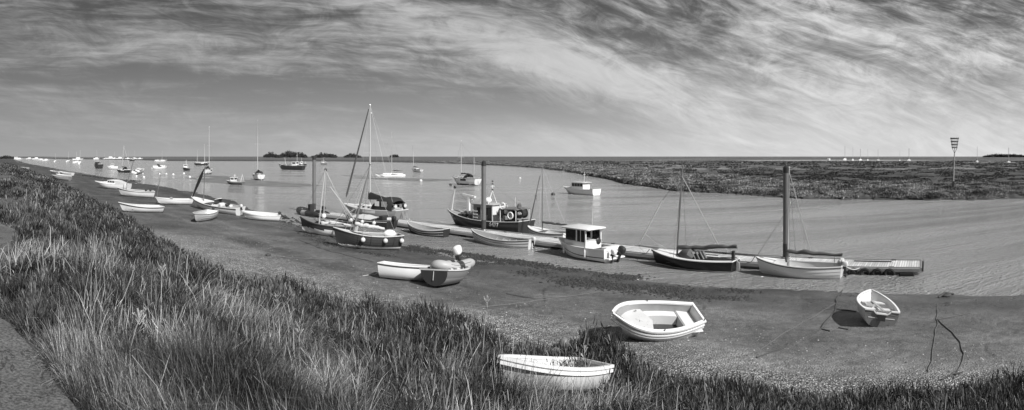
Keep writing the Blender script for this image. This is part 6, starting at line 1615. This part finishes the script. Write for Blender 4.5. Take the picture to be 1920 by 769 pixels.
# ================================================================== beacon on the far bank
def beacon():
    p = atg(1787, 352); z = p.z; root = empty('beacon', 'tall thin beacon pole with a conical fire basket of iron bars on the far bank', 'beacon', p)
    t1 = zat(p, 285)-z; t2 = zat(p, 277)-z; t3 = zat(p, 259)-z; k = F/p.xy.length; lean = Vector((0.0, 0, 0))
    top = Vector((4/k, 0, t1))
    MB().tube([(0, 0, -.2), top*.5, top], [.14, .11, .09], 8).build('pole', M['palewood'], root, True)
    MB().tube([(-.0, 0, -.2), top*.18+Vector((-.0, 0, 0))], .19, 8).build('pole_foot', M['dark'], root, True)
    wd = 7.6/k; wb = 4.8/k
    b = MB()
    for j in range(10):
        a = 2*math.pi*j/10; b.tube([(top.x+wb*math.cos(a), wb*math.sin(a), t2), (top.x+wd*math.cos(a), wd*math.sin(a), t3+.12)], .035, 4)
    for q in range(4):
        f = q/3; w_ = wb+(wd-wb)*f; zz = t2+(t3-t2)*f*.97
        ring = [(top.x+w_*math.cos(2*math.pi*j/16), w_*math.sin(2*math.pi*j/16), zz) for j in range(16)]
        b.tube(ring, .085, 5, closed=True)
    b.tube([(top.x, 0, t2), (top.x, 0, t2+.06)], wb, 14)
    b.build('fire_basket', M['rust'], root)
    m = MB()
    for j in range(4):
        a = math.pi/4+j*math.pi/2; m.tube([(top.x, 0, t1-.25), (top.x+wb*math.cos(a), wb*math.sin(a), t2)], .05, 4)
    m.build('bracket', M['rust'], root)
    for (dx, dy) in ((-4.2, 1.5), (-1.2, -3.4), (3.8, 2.2)): line(root, (top.x*.8, 0, t1*.78), (dx, dy, 0), .022, 'steel', 'guy_wire')
beacon()

# ================================================================== trees on the skyline
def far_trees(px0, px1, py, r, n, label, seed):
    rnd = random.Random(seed); k = F/r; out = []
    for i in range(n):
        px = px0+(px1-px0)*(i+.5)/n+rnd.uniform(-1, 1); a = th(px); rr_ = r*rnd.uniform(.97, 1.03)
        env = math.sin(math.pi*(i+.7)/(n+.4))**.5; hh = max(3, (H-1+(HY-py)/F*rr_)*env*rnd.uniform(.85, 1.05)); w_ = (px1-px0)/n/k*rnd.uniform(.75, 1.1)
        root = empty('far_tree', label.replace('tree', 'tree, '+['leftmost', 'second from the left', 'third from the left', 'fourth from the left', 'fifth from the left', 'sixth from the left', 'seventh from the left', 'eighth from the left', 'ninth from the left'][i]+',', 1), 'tree', (rr_*math.sin(a), rr_*math.cos(a), 1.0), 0, group='round dark trees on the skyline')
        MB().tube([(0, 0, 0), (0, 0, hh*.5)], [w_*.07, w_*.04], 6).build('trunk', M['bark'], root)
        V = []; fc = []; m = MB(); nl = 900
        th_ = np.random.default_rng(seed*100+i); d = th_.normal(size=(nl, 3)); d /= np.linalg.norm(d, axis=1)[:, None]; d[:, 2] = np.abs(d[:, 2])*1.0-.15
        lum = 1+.22*np.sin(d[:, 0]*5+i)+.15*np.cos(d[:, 1]*7+i*2)
        P = d*np.array([w_*1.15, w_*1.15, hh*.66])*lum[:, None]*th_.uniform(.25, 1.0, nl)[:, None]+np.array([0, 0, hh*.22])
        s_ = w_*.13
        tri = P[:, None, :]+th_.normal(size=(nl, 3, 3))*s_
        o = np_mesh('crown', tri.reshape(-1, 3), np.arange(nl*3), np.full(nl, 3), [M['leafdark']]); o.parent = root
far_trees(497, 520, 283, 1900, 4, 'dark round tree in the left low skyline clump', 1)
far_trees(520, 575, 280, 1900, 8, 'dark round tree in the highest skyline clump', 2)
far_trees(588, 630, 285, 2000, 7, 'dark round tree in the long low skyline clump', 3)
far_trees(648, 672, 286, 2100, 4, 'dark round tree in the clump behind the big yacht', 4)
far_trees(734, 746, 287, 2100, 3, 'dark round tree in the clump by the trimaran mast', 5)
far_trees(1846, 1925, 288, 2600, 9, 'dark round tree on the low rise far right', 6)
far_trees(0, 26, 289, 1100, 5, 'dark round tree on the far left point', 7)
def far_house():
    a = th(30); r = 1050; root = empty('far_house', 'small pale house at the end of the wooded point on the far left', 'house', (r*math.sin(a), r*math.cos(a), .8), -a)
    MB().box((0, 0, 2.2), (7, 5, 4.4)).build('wall', M['offwhite'], root)
    m = MB(); m.add([(-3.8, -2.8, 4.4), (3.8, -2.8, 4.4), (3.8, 2.8, 4.4), (-3.8, 2.8, 4.4), (-3.8, 0, 6.8), (3.8, 0, 6.8)], [[0, 1, 5, 4], [2, 3, 4, 5], [0, 4, 3], [1, 2, 5]]); m.build('roof', M['midgrey'], root)
    for x in (-2, 0.2, 2.2): MB().box((x, -2.51, 2.6), (1, .05, 1.2)).build('window', M['glass'], root)
far_house()

# ================================================================== ropes, buoy, stalks, stones on the beach
def ground_rope(pp, label, r=.022, mat='rope', lift=.02, name='mooring_rope', jitter=.06):
    g = [atg(*p) for p in pp]; pts = []
    for i in range(len(g)-1):
        n = max(3, int((g[i+1]-g[i]).length/.25))
        for k in range(n):
            p = g[i].lerp(g[i+1], k/n); j = mn.noise_vector(Vector((p.x*1.1, p.y*1.1, i)))*jitter; x, y = p.x+j.x, p.y+j.y
            pts.append((x, y, max(gz(x, y), 0)+lift))
    pts.append((g[-1].x, g[-1].y, max(g[-1].z, 0)+lift))
    tag(MB().tube(pts, r, 5, cap=False).build(name, M[mat]), label, 'rope')
ground_rope([(830, 590), (940, 573), (1040, 560), (1130, 548)], 'long pale rope lying over the mud between the bank and the weed')
ground_rope([(950, 551), (1000, 560), (1060, 557)], 'short dark rope crossing the pale one on the mud', .028)
ground_rope([(1000, 640), (1100, 625), (1150, 612)], 'thin rope running from the shingle to the leaning white tender', .018, 'rope')
ground_rope([(1402, 668), (1480, 620), (1570, 568)], 'straight thin rope from the bank grass towards the water, upper of two', .014)
ground_rope([(1420, 672), (1480, 645), (1540, 618), (1552, 600), (1568, 580), (1568, 562), (1580, 545)], 'dark chain from the bank grass past the shadow of the small dinghy', .026, 'rust', name='mooring_chain')
ground_rope([(1568, 580), (1590, 583), (1606, 585)], 'short dark rope holding the small dinghy by its bow', .02)
ground_rope([(1540, 618), (1556, 622), (1572, 616), (1590, 619)], 'loose loop of dark rope left of the small dinghy', .02)
ground_rope([(1742, 700), (1750, 650), (1757, 600), (1757, 570)], 'dark rope running down the beach right of the small dinghy', .013)
ground_rope([(1757, 600), (1785, 625), (1802, 648), (1808, 665), (1800, 690), (1790, 704)], 'bent dark rope branching right over the shingle', .017)
ground_rope([(1757, 600), (1785, 595), (1820, 588)], 'faint dark rope leading right across the mud', .016)
ground_rope([(520, 482), (600, 487), (640, 486)], 'dark rope on the mud below the white workboat', .025, name='mooring_rope')
ground_rope([(680, 518), (700, 516), (712, 512)], 'pale rope from the plain white dinghy bow', .018, 'ropepale')
ground_rope([(560, 450), (620, 472), (700, 492)], 'dark rope on the mud in front of the varnished clinker boat', .02)
p = atg(1058, 652); root = empty('beach_buoy', 'dark round buoy lying on the shingle beside the half hidden dinghy', 'buoy', p); MB().ball((0, 0, .13), .15, 14, 10).build('float', M['midgrey'], root, True); MB().tube([(-.12, 0, .12), (-.22, 0, .08), (-.3, .03, .03)], .03, 6).build('eye', M['dark'], root)
for i, (px, py, sz, lb) in enumerate(((503, 480, .16, 'squat dark mooring block on the mud left of the white workboat'), (1775, 556, .2, 'low dark lump of weeded wood at the water edge on the right'), (1786, 706, .26, 'flat dark driftwood stick on the shingle at the right'), (860, 478, .12, 'small dark stone near the water below the pontoon'))):
    p = atg(px, py); m = MB()
    if i != 2: m.ball((0, 0, sz*.3), sz, 9, 6, sx=1.4 if i else 1, sz=.35 if i in (1, 2) else .6)
    if i == 2: m.tube([(-.38, 0, .03), (0, .03, .05), (.3, -.05, .03)], .018, 6).tube([(-.1, 0, .04), (.1, .1, .05), (.34, .12, .02)], .014, 6)
    if i == 1: m.tube([(-.5, 0, .05), (0, .1, .16), (.4, -.05, .05)], .05, 6)
    m.v = [(x*(1+.25*mn.noise(Vector((x*9, y*9, z*9+i)))), y*(1+.25*mn.noise(Vector((y*9, z*9, x*9)))), z) for x, y, z in m.v]
    o = m.build(['mooring_block', 'driftwood', 'driftwood', 'beach_stone'][i], M['rust' if i < 3 else 'stone'], None, True); o.location = p; tag(o, lb, ['mooring block', 'driftwood', 'driftwood', 'stone'][i])
# mooring lines from boats at the pontoon down to the water
def wline(a, b, label, r=.02, mat='rope', sag=.2):
    a = Vector(a); b = Vector(b); n = 10; pts = [a.lerp(b, i/n)-Vector((0, 0, sag*4*(i/n)*(1-i/n))) for i in range(n+1)]
    tag(MB().tube(pts, r, 5, cap=False).build('mooring_rope', M[mat]), label, 'rope')
wline(quay(1218, -2.05, .85), quay(1200, -1.0, DECK+.06), 'bow line of the black dayboat to the pontoon')
wline(quay(1415, -2.15, .9), quay(1398, -1.0, DECK+.06), 'bow line of the white clinker dayboat to the pontoon')
wline(quay(1583, -2.15, .65), quay(1612, -1.25, DECK+.0), 'thick pale stern line of the white clinker dayboat to the pontoon', .035, 'ropepale', .15)
wline(quay(1150, -2.6, .75), quay(1182, -1.0, DECK+.06), 'stern line of the cabin boat to the pontoon')
wline(quay(836, -2.3, .7), quay(850, -1.0, DECK+.06), 'stern line of the small dark clinker boat to the pontoon')
# tyre fenders hung on the pontoon side near its end
for i, px in enumerate((1600, 1622, 1645, 1668)):
    p = quay(px, -QW/2-.10, .10); ring = [(.24*math.cos(2*math.pi*k/16), 0, .20*math.sin(2*math.pi*k/16)) for k in range(16)]
    o = MB().tube(ring, .085, 8, closed=True).build('tyre_fender', M['rubber'], None, True); o.location = p; o.rotation_euler = (0, 0, UH); tag(o, ['old tyre hung on the pontoon side nearest the white dayboat stern', 'old tyre hung second from the white dayboat stern', 'old tyre hung third from the white dayboat stern', 'old tyre hung nearest the outer end of the pontoon'][i], 'tyre', 'tyres hung along the pontoon')
p = quay(1700, -QW/2-.2, .02); o = MB().tube([(-.42, 0, 0), (-.36, 0, 0), (.36, 0, 0), (.42, 0, 0)], [.07, .15, .15, .07], 10).build('cylinder_fender', M['black'], None, True); o.location = p; o.rotation_euler = (0, 0, UH); tag(o, 'black cylinder fender floating under the outer end of the pontoon', 'fender')
# tall dry stalks standing clear of the grass
ST = [(905, 690, 1.15), (886, 700, .8), (240, 690, .5), (1690, 760, .55), (1640, 764, .5), (1362, 700, .45), (1475, 712, .45), (1100, 735, .8), (700, 630, .5), (760, 630, .6), (300, 560, .5), (520, 610, .55), (560, 690, .6), (1180, 730, .6), (1260, 730, .45)]
STL = ['tallest dry stalk with branched head, left of the half hidden dinghy', 'tall dry stalk just left of the tallest one', 'dry seed head low on the left of the bank', 'short dry stalk beneath the small stern-on dinghy', 'short dry stalk below and left of the small stern-on dinghy', 'short pale stalk right of the leaning white tender', 'short pale stalk where the rope meets the grass', 'dry stalk in front of the half hidden dinghy stern', 'dry stalk on the grass edge below the plain white dinghy', 'dry stalk on the grass edge below the dark open boat', 'dry stalk high on the bank at the left', 'dry stalk on the grass edge left of the shingle', 'dry stalk in the middle of the pale grass', 'dry stalk below the leaning white tender bow', 'dry stalk below the leaning white tender stern']
for i, (px, py, L) in enumerate(ST):
    p = atg(px, py); rnd = random.Random(i); b = rnd.uniform(-.14, .14)
    pts = [(b*k*k, .05*k, L*k) for k in (0, .35, .7, 1)]; o = MB().tube(pts, [.006, .005, .004, .003], 5).build('dry_stalk', M['palewood']); o.location = p
    h_ = MB()
    for k in range(9): a = rnd.uniform(0, 6.28); zz = L*rnd.uniform(.72, 1.0); h_.tube([(b*.7, .04, zz-.05), (b*.7+.06*math.cos(a), .04+.06*math.sin(a), zz+.03)], [.003, .007], 4)
    h_.build('seed_head', M['palewood'], o)
    tag(o, STL[i], 'plant', 'dry stalks on the bank')
